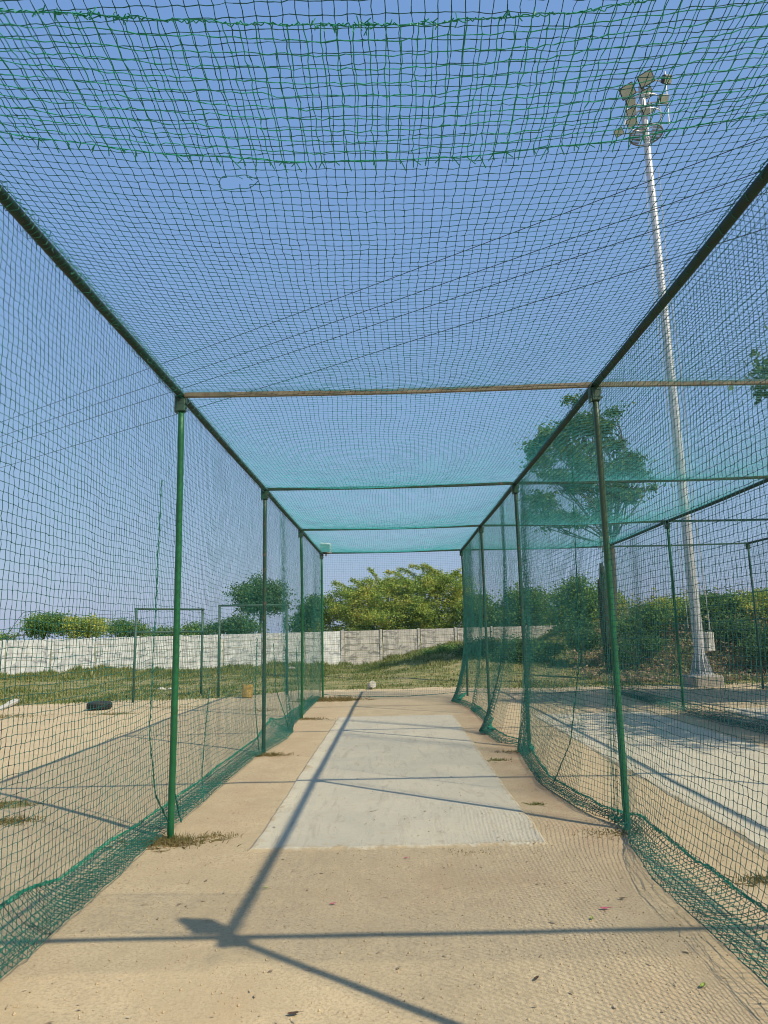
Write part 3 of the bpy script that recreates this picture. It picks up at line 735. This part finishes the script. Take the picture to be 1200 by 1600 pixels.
# ------------------------------------------------------------------ compound wall
wall = empty('compound_wall', 'low precast concrete compound wall, whitewashed on the left and bare grey on the right', 'wall')
wd = np.array([.98, .2, 0]); wd /= np.linalg.norm(wd); w0 = np.array([-19.4, 36.3, 0.]); ang = math.atan2(wd[1], wd[0])
PW = 2.12
def panel_boards(k, m_, ztop, zbot, parent):
    r = np.random.default_rng(900+k); c0 = w0+wd*(PW*(k+.5)); nb = 6; hb = (ztop-zbot)/nb
    b = MB()
    for q in range(nb):
        off = r.normal(0, .010)
        b.box((.02, off, zbot+hb*(q+.5)), (PW-.20, .05, hb-.016), bev=.008)
    o = b.build('wall_panel', m_, parent); o.location = c0; o.rotation_euler = (0, r.normal(0, .003), ang)
    return o
def ztop_at(k): return 1.74+.013*k
for k in range(-14, 22):
    c_ = w0+wd*(PW*k); white = c_[0] < -3.7
    zt = ztop_at(k)
    panel_boards(k, M['wall_white'] if white else M['wall_grey'], zt, -.3, wall)
    big = k in (3, 4) or abs(c_[0]+3.3) < 1.1
    o = MB().box((0, 0, zt/2-.15), (.13 if not big else .2, .14, zt+.35), bev=.012).build('wall_post', M['wall_white'] if white else M['wall_grey'], wall)
    o.location = c_; o.rotation_euler = (0, 0, ang)

# ------------------------------------------------------------------ foliage
def leaves(C_, size, material, name, parent=None, flat=.0, asp=.55, seed=0):
    r = np.random.default_rng(seed); n = len(C_)
    d = r.normal(0, 1, (n, 3)); d /= np.linalg.norm(d, axis=1)[:, None]
    e = r.normal(0, 1, (n, 3)); e[:, 2] *= (1-flat); e = np.cross(d, e); e /= np.linalg.norm(e, axis=1)[:, None]+1e-9
    s = size*r.uniform(.55, 1.35, (n, 1)); V = np.empty((n, 4, 3))
    V[:, 0] = C_-d*s*.5; V[:, 1] = C_+e*s*asp*.5; V[:, 2] = C_+d*s*.5; V[:, 3] = C_-e*s*asp*.5
    return mesh_np(name, V.reshape(-1, 3), np.arange(n*4).reshape(-1, 4), material, parent)
def blob_points(blobs, ncl, nleaf, cr, seed, shell=.55):
    """leaf clusters spread through the blobs"""
    r = np.random.default_rng(seed); vol = np.array([b[3]*b[4]*b[5] for b in blobs])**.75; pr = vol/vol.sum()
    k = r.choice(len(blobs), ncl, p=pr); B = np.array(blobs)[k]
    d = r.normal(0, 1, (ncl, 3)); d /= np.linalg.norm(d, axis=1)[:, None]
    rad = (shell+(1-shell)*r.random((ncl, 1)))*(1+.10*r.normal(0, 1, (ncl, 1)))
    cc = B[:, :3]+d*rad*B[:, 3:6]
    sz = cr*r.uniform(.5, 1.5, (ncl, 1, 1))
    L = cc[:, None, :]+r.normal(0, 1, (ncl, nleaf, 3))*sz*np.array([1, 1, .6])
    return cc, L.reshape(-1, 3)
def branch(mb_, a, b, r0, r1, r, bend=.12, n=7):
    a = np.array(a, float); b = np.array(b, float); L = np.linalg.norm(b-a); t = np.linspace(0, 1, n)
    o = r.normal(0, bend*L, 3); o2 = r.normal(0, bend*L*.4, 3)
    P = a+(b-a)*t[:, None]+o*(np.sin(pi*t))[:, None]+o2*np.sin(2*pi*t)[:, None]
    mb_.tube(P, r0+(r1-r0)*t, 7, cap=False); return P
def tree(name, base, fork, blobs, label, cat='tree', leaf='leaf', size=.13, ncl=500, nleaf=40, cr=.28, seed=1, tr=.16, group=None, barkm='bark', twigs=1.0, shell=.55):
    r = np.random.default_rng(seed+500); t = empty(name, label, cat, group, tuple(base)); base = np.array(base, float)
    bl = [(b[0]-base[0], b[1]-base[1], b[2]-base[2], *b[3:]) for b in blobs]; fk = np.array(fork)-base
    ext = []
    for b in bl:                                       # smaller lobes pushed out of every blob, so no crown ends in a smooth dome
        for q in range(4):
            d = r.normal(0, 1, 3); d[2] = abs(d[2])*.8-.2; d /= np.linalg.norm(d); k = r.uniform(.22, .45)
            ext.append((b[0]+d[0]*b[3]*1.0, b[1]+d[1]*b[4]*1.0, b[2]+d[2]*b[5]*1.05, b[3]*k, b[4]*k, b[5]*k))
    cc, L = blob_points(bl+ext, ncl, nleaf, cr, seed, shell)
    m = MB(); branch(m, (0, 0, -.4), fk, tr, tr*.7, r, .05, 9)
    for b in bl:
        c_ = np.array(b[:3]); P = branch(m, fk, c_, tr*.4*min(1, 3/len(bl)**.5), tr*.12, r, .05)
        sel = cc[np.argsort(np.linalg.norm((cc-c_)/np.array(b[3:6]), axis=1))]
        k = min(len(sel), int(14*twigs)); pick = sel[r.integers(0, max(1, int(len(sel)*min(1, 1.4/len(bl)))), k)]
        for q in pick: branch(m, P[r.integers(3, 7)], q, tr*.16, .008, r, .1, 5)
    m.build('trunk', M[barkm], t, True)
    leaves(L, size, M[leaf], 'crown', t, seed=seed+1)
    return t
def ell(px, py, y, rx, rz, ry=None):
    """ellipsoid blob whose centre stands at forward distance y; radii in photo pixels -> metres"""
    p = at(px, py, y=y); k = y*1.01/F
    return (p[0], p[1], p[2], rx*k, (ry if ry else (rx+rz)/2)*k, rz*k)
# large tree behind the right post
Yt = 28
bt = [ell(868, 682, Yt, 26, 18), ell(838, 700, Yt, 20, 16), ell(842, 722, Yt, 18, 12), ell(905, 664, Yt, 22, 14), ell(935, 672, Yt, 26, 12), ell(885, 708, Yt, 22, 14), ell(958, 695, Yt, 20, 12), ell(985, 722, Yt, 20, 16),
      ell(960, 735, Yt, 28, 14), ell(915, 728, Yt, 24, 16), ell(925, 700, Yt, 14, 9), ell(870, 745, Yt, 26, 12), ell(905, 758, Yt, 26, 12), ell(845, 785, Yt, 24, 16), ell(868, 806, Yt, 20, 12), ell(835, 812, Yt, 14, 9), ell(900, 815, Yt, 30, 10), ell(940, 790, Yt, 22, 12),
      ell(980, 775, Yt, 24, 12), ell(1012, 762, Yt, 16, 6), ell(958, 645, Yt, 14, 8), ell(893, 628, Yt, 9, 6), ell(960, 765, Yt, 22, 12), ell(998, 745, Yt, 12, 9), ell(960, 815, Yt, 16, 7), ell(858, 826, Yt, 8, 6), ell(925, 655, Yt, 12, 10)]
tree('broadleaf_tree', (*at(957, 1010, y=Yt)[:2], 1.2), at(955, 850, y=Yt), bt, 'tall spreading green tree rising behind the near right cage post', leaf='leaf_tall', size=.15, ncl=700, nleaf=34, cr=.145, seed=11, tr=.15, shell=.3, twigs=.4)
# bare cut trunk
r_ = np.random.default_rng(5)
t = empty('dead_trunk', 'dark bare cut trunk with two stubs behind the near right post', 'dead tree', loc=(*at(955, 1045, y=25)[:2], 0.2))
b0 = np.array(t.location); m = MB()
pts = np.array([at(958, 1050, y=25), at(950, 1000, y=25), at(945, 960, y=25), at(942, 930, y=25), at(942, 900, y=25), at(939, 880, y=25)])-b0
m.tube(pts, [.22, .2, .2, .16, .12, .06], 9); m.tube(np.array([at(943, 935, y=25), at(938, 918, y=25), at(936, 905, y=25)])-b0, [.13, .1, .05], 8)
m.build('trunk', M['bark_dark'], t, True)
# trees right of the frame which reach in and shade the right cages
def side_tree(x, y, blobs, label, seed, n=330):
    tree('broadleaf_tree', (x, y, 0), (x-.3, y, 3.6), blobs, label, leaf='leaf_dark', size=.17, ncl=n, nleaf=30, cr=.26, seed=seed, tr=.2, shell=.3)
side_tree(12.4, 13.2, [(10.4, 13.5, 7.6, 1.3, 1.5, 1.0), (9.2, 14.3, 7.3, .9, .9, .6), (9.6, 12.2, 6.9, 1.0, 1.2, .7), (12.2, 13, 8.4, 2, 2, 1.2), (11.4, 14.8, 6.4, 1.2, 1.2, .8), tuple(at(1234, 590, y=13.6))+(.32, .4, .3), tuple(at(1250, 612, y=13.8))+(.45, .5, .35), tuple(at(1240, 572, y=13.8))+(.3, .4, .22)], 'dark leafy tree reaching in at the right edge beside the mast', 71, 380)
side_tree(12.5, 7.6, [(10.3, 7.3, 7.4, 1.4, 1.5, .8), (9.4, 8.8, 6.7, 1.1, .8, .6), (12.2, 7.6, 8.2, 1.8, 1.8, 1.1), (10.8, 9.6, 7.6, 1.2, 1, .7)], 'leafy tree beside the right cages that throws dappled shade on the far concrete pitch', 72, 260)
side_tree(15.8, 12.4, [(13.8, 13.2, 8.2, 1.5, 1.2, 1.0), (15.8, 12.4, 9.0, 2, 1.4, 1.1), (14.6, 13.9, 7.2, 1.3, .9, .7)], 'leafy tree standing off to the right whose shade falls before the mast', 73, 300)
# scrub beyond the wall
def scrub(blobs, label, leaf='leaf_yellow', size=.16, ncl=500, nleaf=34, cr=.35, seed=1, name='scrub_tree', group='trees beyond the compound wall', tr=.13, cat='tree', shell=.5):
    b = np.array(blobs); c_ = b[:, :3].mean(0)
    return tree(name, (c_[0], c_[1], 0), (c_[0], c_[1], max(.8, b[:, 2].min()-.3)), blobs, label, cat, leaf, size, ncl, nleaf, cr, seed, tr, group, twigs=.6, shell=shell)
Yc = 47
scrub([ell(492, 972, Yc, 26, 16), ell(515, 955, Yc, 26, 18), ell(540, 945, Yc, 28, 22), ell(560, 958, Yc, 34, 22), ell(572, 928, Yc, 26, 16), ell(600, 935, Yc, 34, 28), ell(625, 918, Yc, 30, 18), ell(655, 925, Yc, 34, 30), ell(680, 908, Yc, 28, 16), ell(705, 920, Yc, 26, 22),
       ell(722, 940, Yc, 20, 24), ell(600, 965, Yc, 60, 20), ell(680, 960, Yc, 50, 26), ell(640, 960, Yc, 40, 22), ell(500, 990, Yc, 30, 12), ell(550, 990, Yc, 36, 14), ell(610, 990, Yc, 36, 14), ell(665, 990, Yc, 36, 14), ell(712, 985, Yc, 30, 16)],
      'sprawling yellow-green thorny tree filling the gap above the grey wall', size=.12, ncl=2700, nleaf=38, cr=.20, seed=21, shell=.55)
# arching sprays on its top
spr = bpy.data.objects['scrub_tree']; r = np.random.default_rng(8); m = MB(); LP = []
bl_ = np.array(spr.location)
for (p, q, hh) in (((640, 912), (604, 900), 9), ((655, 905), (622, 893), 7), ((680, 905), (640, 890), 9), ((690, 905), (664, 888), 6), ((690, 900), (660, 884), 3), ((700, 905), (725, 905), 8), ((690, 915), (720, 893), 6), ((600, 925), (577, 893), 7), ((560, 930), (520, 915), 7), ((520, 945), (482, 938), 6), ((575, 925), (548, 908), 5)):
    a_ = at(*p, y=Yc)-bl_; b_ = at(*q, y=Yc)-bl_; t_ = np.linspace(0, 1, 16)
    P = a_+(b_-a_)*t_[:, None]; P[:, 2] += hh/F*Yc*np.sin(pi*t_*.8); P[:, 1] += r.normal(0, .3)*t_
    m.tube(P, .025-.02*t_, 5)
    LP.append((P[:, None]+r.normal(0, .075, (16, 26, 3))+np.array([0, 0, -.03])).reshape(-1, 3))
m.build('top_branches', M['bark'], spr, True); leaves(np.concatenate(LP), .13, M['leaf_yellow'], 'top_sprays', spr, seed=4)
Yl = 45
scrub([ell(402, 925, Yl, 26, 20), ell(385, 935, Yl, 20, 18), ell(422, 930, Yl, 18, 18), ell(405, 950, Yl, 28, 12), ell(432, 945, Yl, 10, 14)], 'rounded dark tree standing alone above the whitewashed wall, left of the cage end', 'leaf_dark', .15, 300, 34, .26, 31, shell=.35)
scrub([ell(375, 978, Yl-2, 24, 13), ell(350, 982, Yl-2, 20, 8)], 'low dark bush just above the wall under the rounded tree', 'leaf_dark', .15, 150, 34, .26, 32)
scrub([ell(60, 980, 50, 22, 16), ell(85, 975, 50, 24, 16)], 'leftmost green bush above the whitewashed wall', 'leaf', .16, 190, 34, .28, 33)
scrub([ell(125, 982, 50, 26, 15), ell(148, 980, 50, 16, 14)], 'yellowish bush second from the left above the whitewashed wall', 'leaf_yellow', .16, 180, 34, .28, 34)
scrub([ell(190, 984, 52, 22, 13), ell(215, 986, 52, 14, 11)], 'small grey-green bush third from the left above the whitewashed wall', 'leaf', .15, 130, 34, .26, 35)
scrub([ell(8, 996, 60, 12, 6), ell(255, 992, 55, 26, 7), ell(310, 988, 55, 30, 8)], 'low line of scrub barely showing over the whitewashed wall', 'leaf', .18, 150, 34, .3, 36)
scrub([ell(466, 976, 46, 14, 12), ell(480, 958, 46, 14, 16), ell(493, 945, 46, 13, 12)], 'dark bush filling the corner left of the thorny tree', 'leaf_dark', .16, 160, 34, .28, 37)
scrub([ell(745, 955, 45, 22, 26), ell(770, 965, 45, 26, 20)], 'green bush just right of the far cage corner above the wall', 'leaf', .17, 240, 34, .3, 38)
scrub([ell(810, 945, 44, 26, 28), ell(835, 950, 44, 22, 28), ell(800, 968, 44, 34, 16)], 'bushy green tree above the grey wall, behind the second right post', 'leaf', .17, 330, 34, .3, 39)
scrub([ell(893, 935, 38, 24, 22), ell(915, 945, 38, 20, 24), ell(885, 965, 38, 22, 18), ell(915, 975, 38, 24, 18)], 'dense bright green tree at the end of the grey wall, left of the bare trunk', 'leaf', .16, 420, 34, .28, 40)
scrub([ell(968, 950, 33, 12, 24), ell(962, 975, 33, 14, 18)], 'thin pale tree between the bare trunk and the vine bank', 'leaf_yellow', .13, 110, 30, .22, 41)
scrub([ell(852, 968, 46, 20, 10)], 'low shrub between the two bushy trees above the grey wall', 'leaf_dark', .16, 90, 30, .25, 42)
# bushes on the bank (in front of the wall)
def bush(blobs, label, leaf, size, ncl, cr, seed, group='bushes on the weedy bank'):
    return scrub(blobs, label, leaf, size, ncl, 34, cr, seed, 'bush', group, .05, 'bush', .4)
bush([ell(815, 1018, 30, 28, 14), ell(790, 1028, 30, 20, 10)], 'dark rounded bush on the grassy bank in front of the grey wall', 'leaf_dark', .11, 170, .18, 51)
bush([ell(738, 1020, 32, 24, 12), ell(765, 1012, 32, 22, 11)], 'rough dark shrub on the mound just right of the far cage corner', 'leaf_dark', .11, 210, .18, 61)
bush([ell(705, 1018, 34, 20, 6), ell(676, 1023, 34, 15, 5)], 'low scrubby shrub on the crest of the grassy mound seen through the end net', 'leaf', .10, 170, .15, 62)
bush([ell(850, 1015, 30, 22, 9)], 'low green shrub right of the dark rounded bush', 'leaf', .10, 110, .15, 63)
bush([ell(915, 1000, 28, 20, 16), ell(900, 985, 29, 18, 12)], 'shadowy bush at the foot of the bright green tree', 'leaf_dark', .11, 160, .18, 52)
bush([ell(990, 982, 27, 24, 15), ell(1022, 968, 27, 26, 16)], 'green bush between the cage post and the light mast', 'leaf', .11, 320, .2, 53)
bush([ell(1005, 1010, 25.5, 20, 13), ell(975, 1022, 25, 14, 12)], 'dark low bush left of the mast foot', 'leaf_dark', .1, 150, .18, 54)
bush([ell(1055, 955, 28, 30, 20), ell(1030, 965, 28, 22, 16)], 'green bush on top of the bank behind the mast', 'leaf_yellow', .12, 240, .2, 55)
bush([ell(1130, 948, 26, 32, 15), ell(1108, 958, 26, 22, 15)], 'bright green bush on the bank just right of the mast', 'leaf', .11, 330, .2, 56)
bush([ell(1180, 948, 25.5, 26, 18), ell(1215, 945, 25.5, 26, 20)], 'yellowish bush at the right edge on top of the bank', 'leaf_yellow', .11, 320, .2, 57)
bush([ell(1190, 1018, 23.2, 20, 16), ell(1215, 1005, 23.2, 22, 22)], 'dark green bush low on the bank at the right edge', 'leaf_dark', .1, 210, .17, 58)
bush([ell(1150, 985, 24.5, 24, 16)], 'dark bush in the middle of the vine bank', 'leaf_dark', .1, 130, .18, 59)

# vine and scrub cover of the bank: uncountable
r = np.random.default_rng(99); n = 105000
x = r.uniform(6.6, 19, n); y = r.uniform(22.4, 33, n); keep = (x-6.6) > (y-22.6)*.18+r.normal(0, .5, n)
x, y = x[keep], y[keep]
cov = .25+.95*sstep(x, 8.2, 11.5)*sstep(y, 22.4, 25)
z = hgt(x, y)+np.minimum(np.abs(r.normal(0, .36, len(x)))**1.3, .9)*cov*(1+.6*wav(x, y, 61, 1.2))
tag(leaves(np.stack([x, y, z], 1), .13, M['leaf_dry'], 'vines', seed=6, asp=.5), 'tangle of drying vines covering the bank', 'vines', kind='stuff')
m = MB()
for k in range(260):
    a_ = np.array([r.uniform(7.5, 17), r.uniform(22.8, 27), 0]); a_[2] = hgt(a_[0], a_[1])+r.uniform(0, .8)
    b_ = a_+np.array([r.normal(0, .8), r.normal(0, .3), r.uniform(-.3, .7)]); branch(m, a_, b_, .012, .005, r, .15, 5)
tag(m.build('vine_stems', M['bark'], None), 'bare brown vine stems over the bank', 'vines', kind='stuff')

# grass
def blades(x, y, hgt_, wid, material, name, seed, zoff=0, parent=None, lean=.5):
    r = np.random.default_rng(seed); n = len(x); z = hgt(x, y)-.01+zoff
    a = r.uniform(0, 2*pi, n); l = np.abs(r.normal(0, lean, n)); b = r.uniform(0, 2*pi, n)
    base = np.stack([x, y, z], 1); h_ = hgt_*r.uniform(.4, 1.3, n)
    tip = base+np.stack([np.cos(b)*l*h_, np.sin(b)*l*h_, h_/np.sqrt(1+l*l)], 1)
    mid = (base+tip)/2+np.stack([0*x, 0*x, h_*.12], 1)
    wv = np.stack([np.cos(a), np.sin(a), 0*a], 1)*(wid*r.uniform(.6, 1.3, n))[:, None]
    V = np.empty((n, 5, 3)); V[:, 0] = base-wv/2; V[:, 1] = base+wv/2; V[:, 2] = mid+wv*.4; V[:, 3] = tip; V[:, 4] = mid-wv*.4
    return mesh_np(name, V.reshape(-1, 3), np.arange(n*5).reshape(-1, 5), material, parent)
n = 230000
x = r.uniform(-24, 15, n); y = 18.5+26*r.random(n)**1.25
clump = wav(x, y, 71, .9)+.7*wav(x, y, 72, 2.6)+.5*wav(x, y, 73, 6)
keep = (r.random(n) < grassy(x, y)) & (clump+r.normal(0, .45, n) > -.15) & (np.abs(x) < 3+y*.62)
x, y, clump = x[keep], y[keep], clump[keep]
hh = .05+.10*np.clip(clump, 0, 1.4)+.07*sstep(y, 26, 34)+.08*sstep(x, 0, 3)*sstep(y, 30, 34)*np.clip(wav(x, y, 75, 1.7)+.4, 0, 1.5)
tag(blades(x, y, hh, .03, M['grass'], 'grass', 9), 'patchy rough grass between the sand and the wall', 'grass', kind='stuff')
# weeds along the foot of the wall
n = 26000; s = r.uniform(-10, 44, n); d = np.abs(r.normal(0, .8, n))
x = w0[0]+wd[0]*s+.2*d; y = w0[1]+wd[1]*s-.2-d; cl = wav(s, 0*s, 81, 1.1)+.6*wav(s, 0*s, 82, 3)
k = cl+r.normal(0, .3, n) > -.1
tag(blades(x[k], y[k], .22+.22*np.clip(cl[k], 0, 1.3), .05, M['grass'], 'weeds', 10), 'taller weeds along the foot of the compound wall', 'weeds', kind='stuff')
# small grass patches in the sand
PXs = []; PYs = []
for (a, b, r1, r2, n) in ((-9.6, 16.4, 1.6, .5, 2500), (-4.1, 7.6, .5, .13, 420), (-3.55, 6.9, .22, .14, 420), (-6.2, 16.4, .5, .15, 400), (-3.0, 16.5, .4, .2, 200), (-5.4, 17.8, .8, .15, 250)):
    PXs.append(r.normal(a, r1*.55, n)); PYs.append(r.normal(b, r2*.55, n))
tag(blades(np.concatenate(PXs), np.concatenate(PYs), .055, .008, M['drygrass'], 'grass_patches', 12, lean=1.2), 'short dry grass patches in the sand left of the cage', 'grass', kind='stuff')
# weed tufts at the posts: one thing each
def tuft(x, y, rad, n, hh, label, seed, material='drygrass', lean=1.4):
    r = np.random.default_rng(seed); px = r.normal(0, rad, n); py = r.normal(0, rad*.45, n)
    o = blades(x+px, y+py, hh, .007, M[material], 'weed_tuft', seed, lean=lean)
    V = np.empty(len(o.data.vertices)*3, np.float32); o.data.vertices.foreach_get('co', V); V = V.reshape(-1, 3)-np.array([x, y, 0], np.float32)
    o.data.vertices.foreach_set('co', V.ravel()); o.location = (x, y, 0); o.data.update()
    tag(o, label, 'weeds', 'dry weed tufts in the sand')
tuft(-1.84, 6.12, .15, 900, .06, 'straggly dry weed tuft round the foot of the nearest left post', 1)
tuft(-1.50, 6.30, .11, 300, .035, 'flat dry weed patch trailing right of the nearest left post', 7)
tuft(-1.78, 10.35, .13, 500, .06, 'dry weed tuft at the foot of the second left post', 2)
tuft(-1.74, 14.6, .18, 500, .05, 'dry brown weeds at the foot of the third left post', 3)
tuft(-1.60, 18.7, .38, 1600, .12, 'spreading green and straw weeds at the far left cage corner', 4)
tuft(1.75, 6.15, .16, 380, .035, 'sparse dry weeds round the foot of the near right post', 5)
tuft(1.30, 7.15, .035, 130, .035, 'tiny green tuft just right of the pitch edge', 6, 'grass')
tuft(1.28, 9.6, .07, 200, .04, 'small green tuft by the right pitch edge further along', 8, 'grass')
tuft(2.30, 4.95, .10, 260, .05, 'small weed tuft outside the right net near the camera', 9)
tuft(.52, 5.72, .10, 180, .02, 'thin flat weeds along the near edge of the pitch', 10)
tuft(1.55, 10.2, .12, 240, .04, 'dry weeds at the foot of the second right post', 11)
# litter: straw, chips, grit
n = 1500; x = r.uniform(-2.6, 3.4, n); y = 2.6+8*r.random(n)**1.6
L = np.stack([x, y, hgt(x, y)+.008+.018*((np.abs(x) < 1.17) & (y > 5.8))], 1)
V = []; 
a = r.uniform(0, 2*pi, n); ln = np.abs(r.normal(0, .008, n))+.003; wd_ = ln*r.uniform(.12, .6, n)
dx = np.stack([np.cos(a), np.sin(a), 0*a], 1)*ln[:, None]; dy = np.stack([-np.sin(a), np.cos(a), 0*a+.3], 1)*wd_[:, None]
V = np.stack([L-dx, L+dy, L+dx, L-dy], 1).reshape(-1, 3)
tag(mesh_np('ground_litter', V, np.arange(4*n).reshape(-1, 4), M['litter']), 'straw bits and chips scattered over the sand', 'litter', kind='stuff')
n = 9000; x = r.uniform(-3.2, 3.6, n); y = 2.5+9*r.random(n)**1.5; k = ~((np.abs(x) < 1.17) & (y > 5.8)) | (r.random(n) < .12); x, y = x[k], y[k]
KV, KF = knots(np.stack([x, y, hgt(x, y)+.002+.02*((np.abs(x) < 1.17) & (y > 5.8))], 1), np.abs(r.normal(0, .0028, len(x)))+.0015)
tag(mesh_np('grit', KV, KF, M['sand']), 'loose grit on the sand', 'grit', kind='stuff')
# single fallen leaves
def fleaf(px, py, s, m_, label, rot, z0=0.0):
    p = at(px, py, z=z0); n = 7; t = np.linspace(-1, 1, n); V = []; Fs = []
    for k, q in enumerate(t):
        wv = s*.38*(1-q*q)**.7; zc = .22*s*q*q+.004
        V += [(q*s, -wv, zc+wv*.4), (q*s, 0, zc), (q*s, wv, zc+wv*.5)]
    for k in range(n-1):
        Fs += [[3*k, 3*k+3, 3*k+4, 3*k+1], [3*k+1, 3*k+4, 3*k+5, 3*k+2]]
    mb_ = MB(); mb_.add(V, Fs); mb_.tube([(s, 0, .22*s+.004), (s*1.7, s*.1, .01)], s*.03, 4)
    o = mb_.build('fallen_leaf', m_); o.location = (p[0], p[1], hgt(p[0], p[1])+z0+.003); o.rotation_euler = (0, 0, rot)
    tag(o, label, 'leaf', 'fallen leaves on the sand')
fleaf(458, 1586, .028, M['leafbrown'], 'curled brown leaf nearest the camera at bottom centre', .2)
fleaf(838, 1529, .022, M['leafbrown'], 'small dark curled leaf on the sand right of the post shadow', .9)
fleaf(972, 1404, .022, M['leafbrown'], 'dark leaf above the crossbar shadow near the right net', .1)
fleaf(945, 1421, .030, M['petal'], 'pink petal lying in the crossbar shadow on the right', 0)
fleaf(925, 1437, .022, M['leafbit'], 'yellow-green leaf just below the crossbar shadow', 1.3)
fleaf(1098, 1541, .026, M['leafbit'], 'pale green leaf inside the foot of the right net', .8)
fleaf(520, 1413, .022, M['petal'], 'reddish leaf scrap left of centre above the crossbar shadow', .3)
fleaf(415, 1388, .018, M['leafbit'], 'yellow leaf beside the rail shadow', .2)
fleaf(634, 1340, .018, M['petal'], 'red petal just in front of the concrete pitch', .2)
fleaf(1022, 1335, .030, M['leafbrown'], 'dark leaf on the sand outside the right net', .1)

# ------------------------------------------------------------------ objects about the yard
p = at(155, 1108, z=0)
ty = empty('car_tyre', 'old black tyre lying flat on the sand left of the cage', 'tyre', loc=(p[0], p[1], 0))
prof = []
for k in range(17):
    a = -pi/2+pi*k/16*1.0; prof.append((.235+.085*math.cos(a)**.6, .10+.10*math.sin(a)))
prof = [(.19, .02), (.30, .0)]+[(.325, .015), (.345, .045), (.35, .10), (.345, .155), (.325, .185), (.30, .2), (.24, .195), (.19, .18), (.185, .15), (.21, .12), (.22, .1), (.21, .06), (.19, .02)]
MB().lathe(prof, n=40).build('tyre_carcass', M['rubber'], ty, True)
g_ = MB()
for k in range(46):
    a = 2*pi*k/46
    for zz in (.05, .10, .15): g_.box((.352*math.cos(a+zz), .352*math.sin(a+zz), zz), (.014, .03, .036), rot=(0, 0, a+zz))
g_.build('tread', M['rubber'], ty); ty.scale = (.8, .8, .85)
p = at(386, 1090, z=0)
yl = empty('plastic_can', 'cut yellow plastic can standing on the sand near the second small frame', 'can', loc=(p[0], p[1], 0))
MB().lathe([(.0, .0), (.13, .0), (.15, .02), (.155, .1), (.145, .2), (.155, .28), (.15, .34), (.14, .345), (.135, .28), (.13, .03), (0, .02)], n=10, wob=.06).build('can_body', M['yellow'], yl)
MB().tube([(.14, 0, .28), (.2, 0, .26), (.205, 0, .16), (.14, 0, .12)], .014, 6).build('handle', M['yellow'], yl)
yl.rotation_euler = (0, R(4), 1.0)
p = at(580, 1077, z=0)
wb = empty('white_bucket', 'small white plastic bucket lying at the grass edge beyond the end net', 'bucket', loc=(p[0], p[1], .11))
MB().lathe([(0, -.13), (.085, -.13), (.09, -.12), (.115, .12), (.125, .125), (.125, .14), (.112, .14), (.08, -.11), (0, -.11)], n=20).build('bucket_body', M['white'], wb, True)
a = np.linspace(0, pi, 12)
MB().tube(np.stack([.12*np.cos(a), .1*np.sin(a)*.3, .13+.11*np.sin(a)], 1), .004, 5).build('handle', M['galv'], wb)
wb.rotation_euler = (R(68), R(15), R(25)); wb.scale = (.85, .85, .85)
pa, pb = at(-14, 1114, z=0), at(27, 1100, z=0)
st = MB(); d = (pb-pa); L = np.linalg.norm(d)
st.box((0, 0, .04), (L, .13, .10), bev=.025); st.box((L*.3, .02, .095), (L*.3, .09, .03), bev=.012)
o = st.build('kerb_stone', M['stone']); o.location = tuple((pa+pb)/2); o.rotation_euler = (0, R(-2), math.atan2(d[1], d[0])); tag(o, 'whitewashed kerb stone lying at the left edge by a grass patch', 'stone')
for (px, py, s, lab) in ((252, 1075, .17, 'pale stone in the grass right of the first small frame post'), (266, 1078, .12, 'small pale stone beside a larger one in the grass'), (700, 1008, .25, 'grey stone on top of the grassy mound by the wall'), (685, 1004, .35, 'larger grey stone on the crest of the mound'), (1180, 1060, .14, 'pale stone at the foot of the vine bank'), (455, 1037, .3, 'dark stone at the foot of the wall left of the far cage corner'), (545, 1040, .22, 'flat grey stone at the foot of the bare wall')):
    y = 24 if py > 1070 else (34.5 if py < 1030 else 36.5)
    if px > 1100: y = 22.5
    p = at(px, py, y=y); rr = np.random.default_rng(int(px)); n1, n2 = 8, 12; V = []
    for i in range(n1+1):
        for j in range(n2):
            th = pi*i/n1; ph = 2*pi*j/n2; k = s*(.5+.12*math.sin(3*ph+px)+.08*rr.normal())
            V.append((k*math.sin(th)*math.cos(ph)*1.3, k*math.sin(th)*math.sin(ph), k*math.cos(th)*.7))
    Fs = [[i*n2+j, i*n2+(j+1) % n2, (i+1)*n2+(j+1) % n2, (i+1)*n2+j] for i in range(n1) for j in range(n2)]
    mb_ = MB(); mb_.add(V, Fs); o = mb_.build('stone', M['plinth'] if 'grey' in lab or 'dark' in lab else M['stone'], None, True)
    o.location = (p[0], p[1], max(hgt(p[0], p[1])+s*.15, 0)); tag(o, lab, 'stone', 'stones in the grass')
# small pipe frames left of the cage
def pipe_frame(pl_, pr_, top, label, bar=None):
    pl_ = np.array(pl_); pr_ = np.array(pr_); e = empty('pipe_frame', label, 'frame', 'small pipe frames beyond the left net', tuple(pl_)); d = pr_-pl_
    for q in (np.zeros(3), d):
        MB().tube([q+np.array([0, 0, -.15]), q+np.array([0, 0, top])], .033, 10).build('post', M['framebar'], e, True)
    MB().tube([(-.04, 0, top+.0), tuple(d+np.array([.04, 0, top]))], .028, 10).build('crossbar', M['framebar'], e, True)
    if bar:
        MB().tube([np.array([-.22*d[0]/abs(d[0]), 0, bar]), d+np.array([.12, 0, bar])], .028, 8).build('middle_bar', M['framebar'], e, True)
    return e
a_, b_ = at(208, 1098, z=0), at(314, 1089, z=0)
pipe_frame(a_, b_, 2.42, 'small green goal-like pipe frame with a middle bar, left of the nearest left post', 1.80)
a_, b_ = at(341, 1090, z=0), at(448, 1085, z=0)
pipe_frame(a_, b_, 2.50, 'small green goal-like pipe frame without middle bar, behind the second left post')
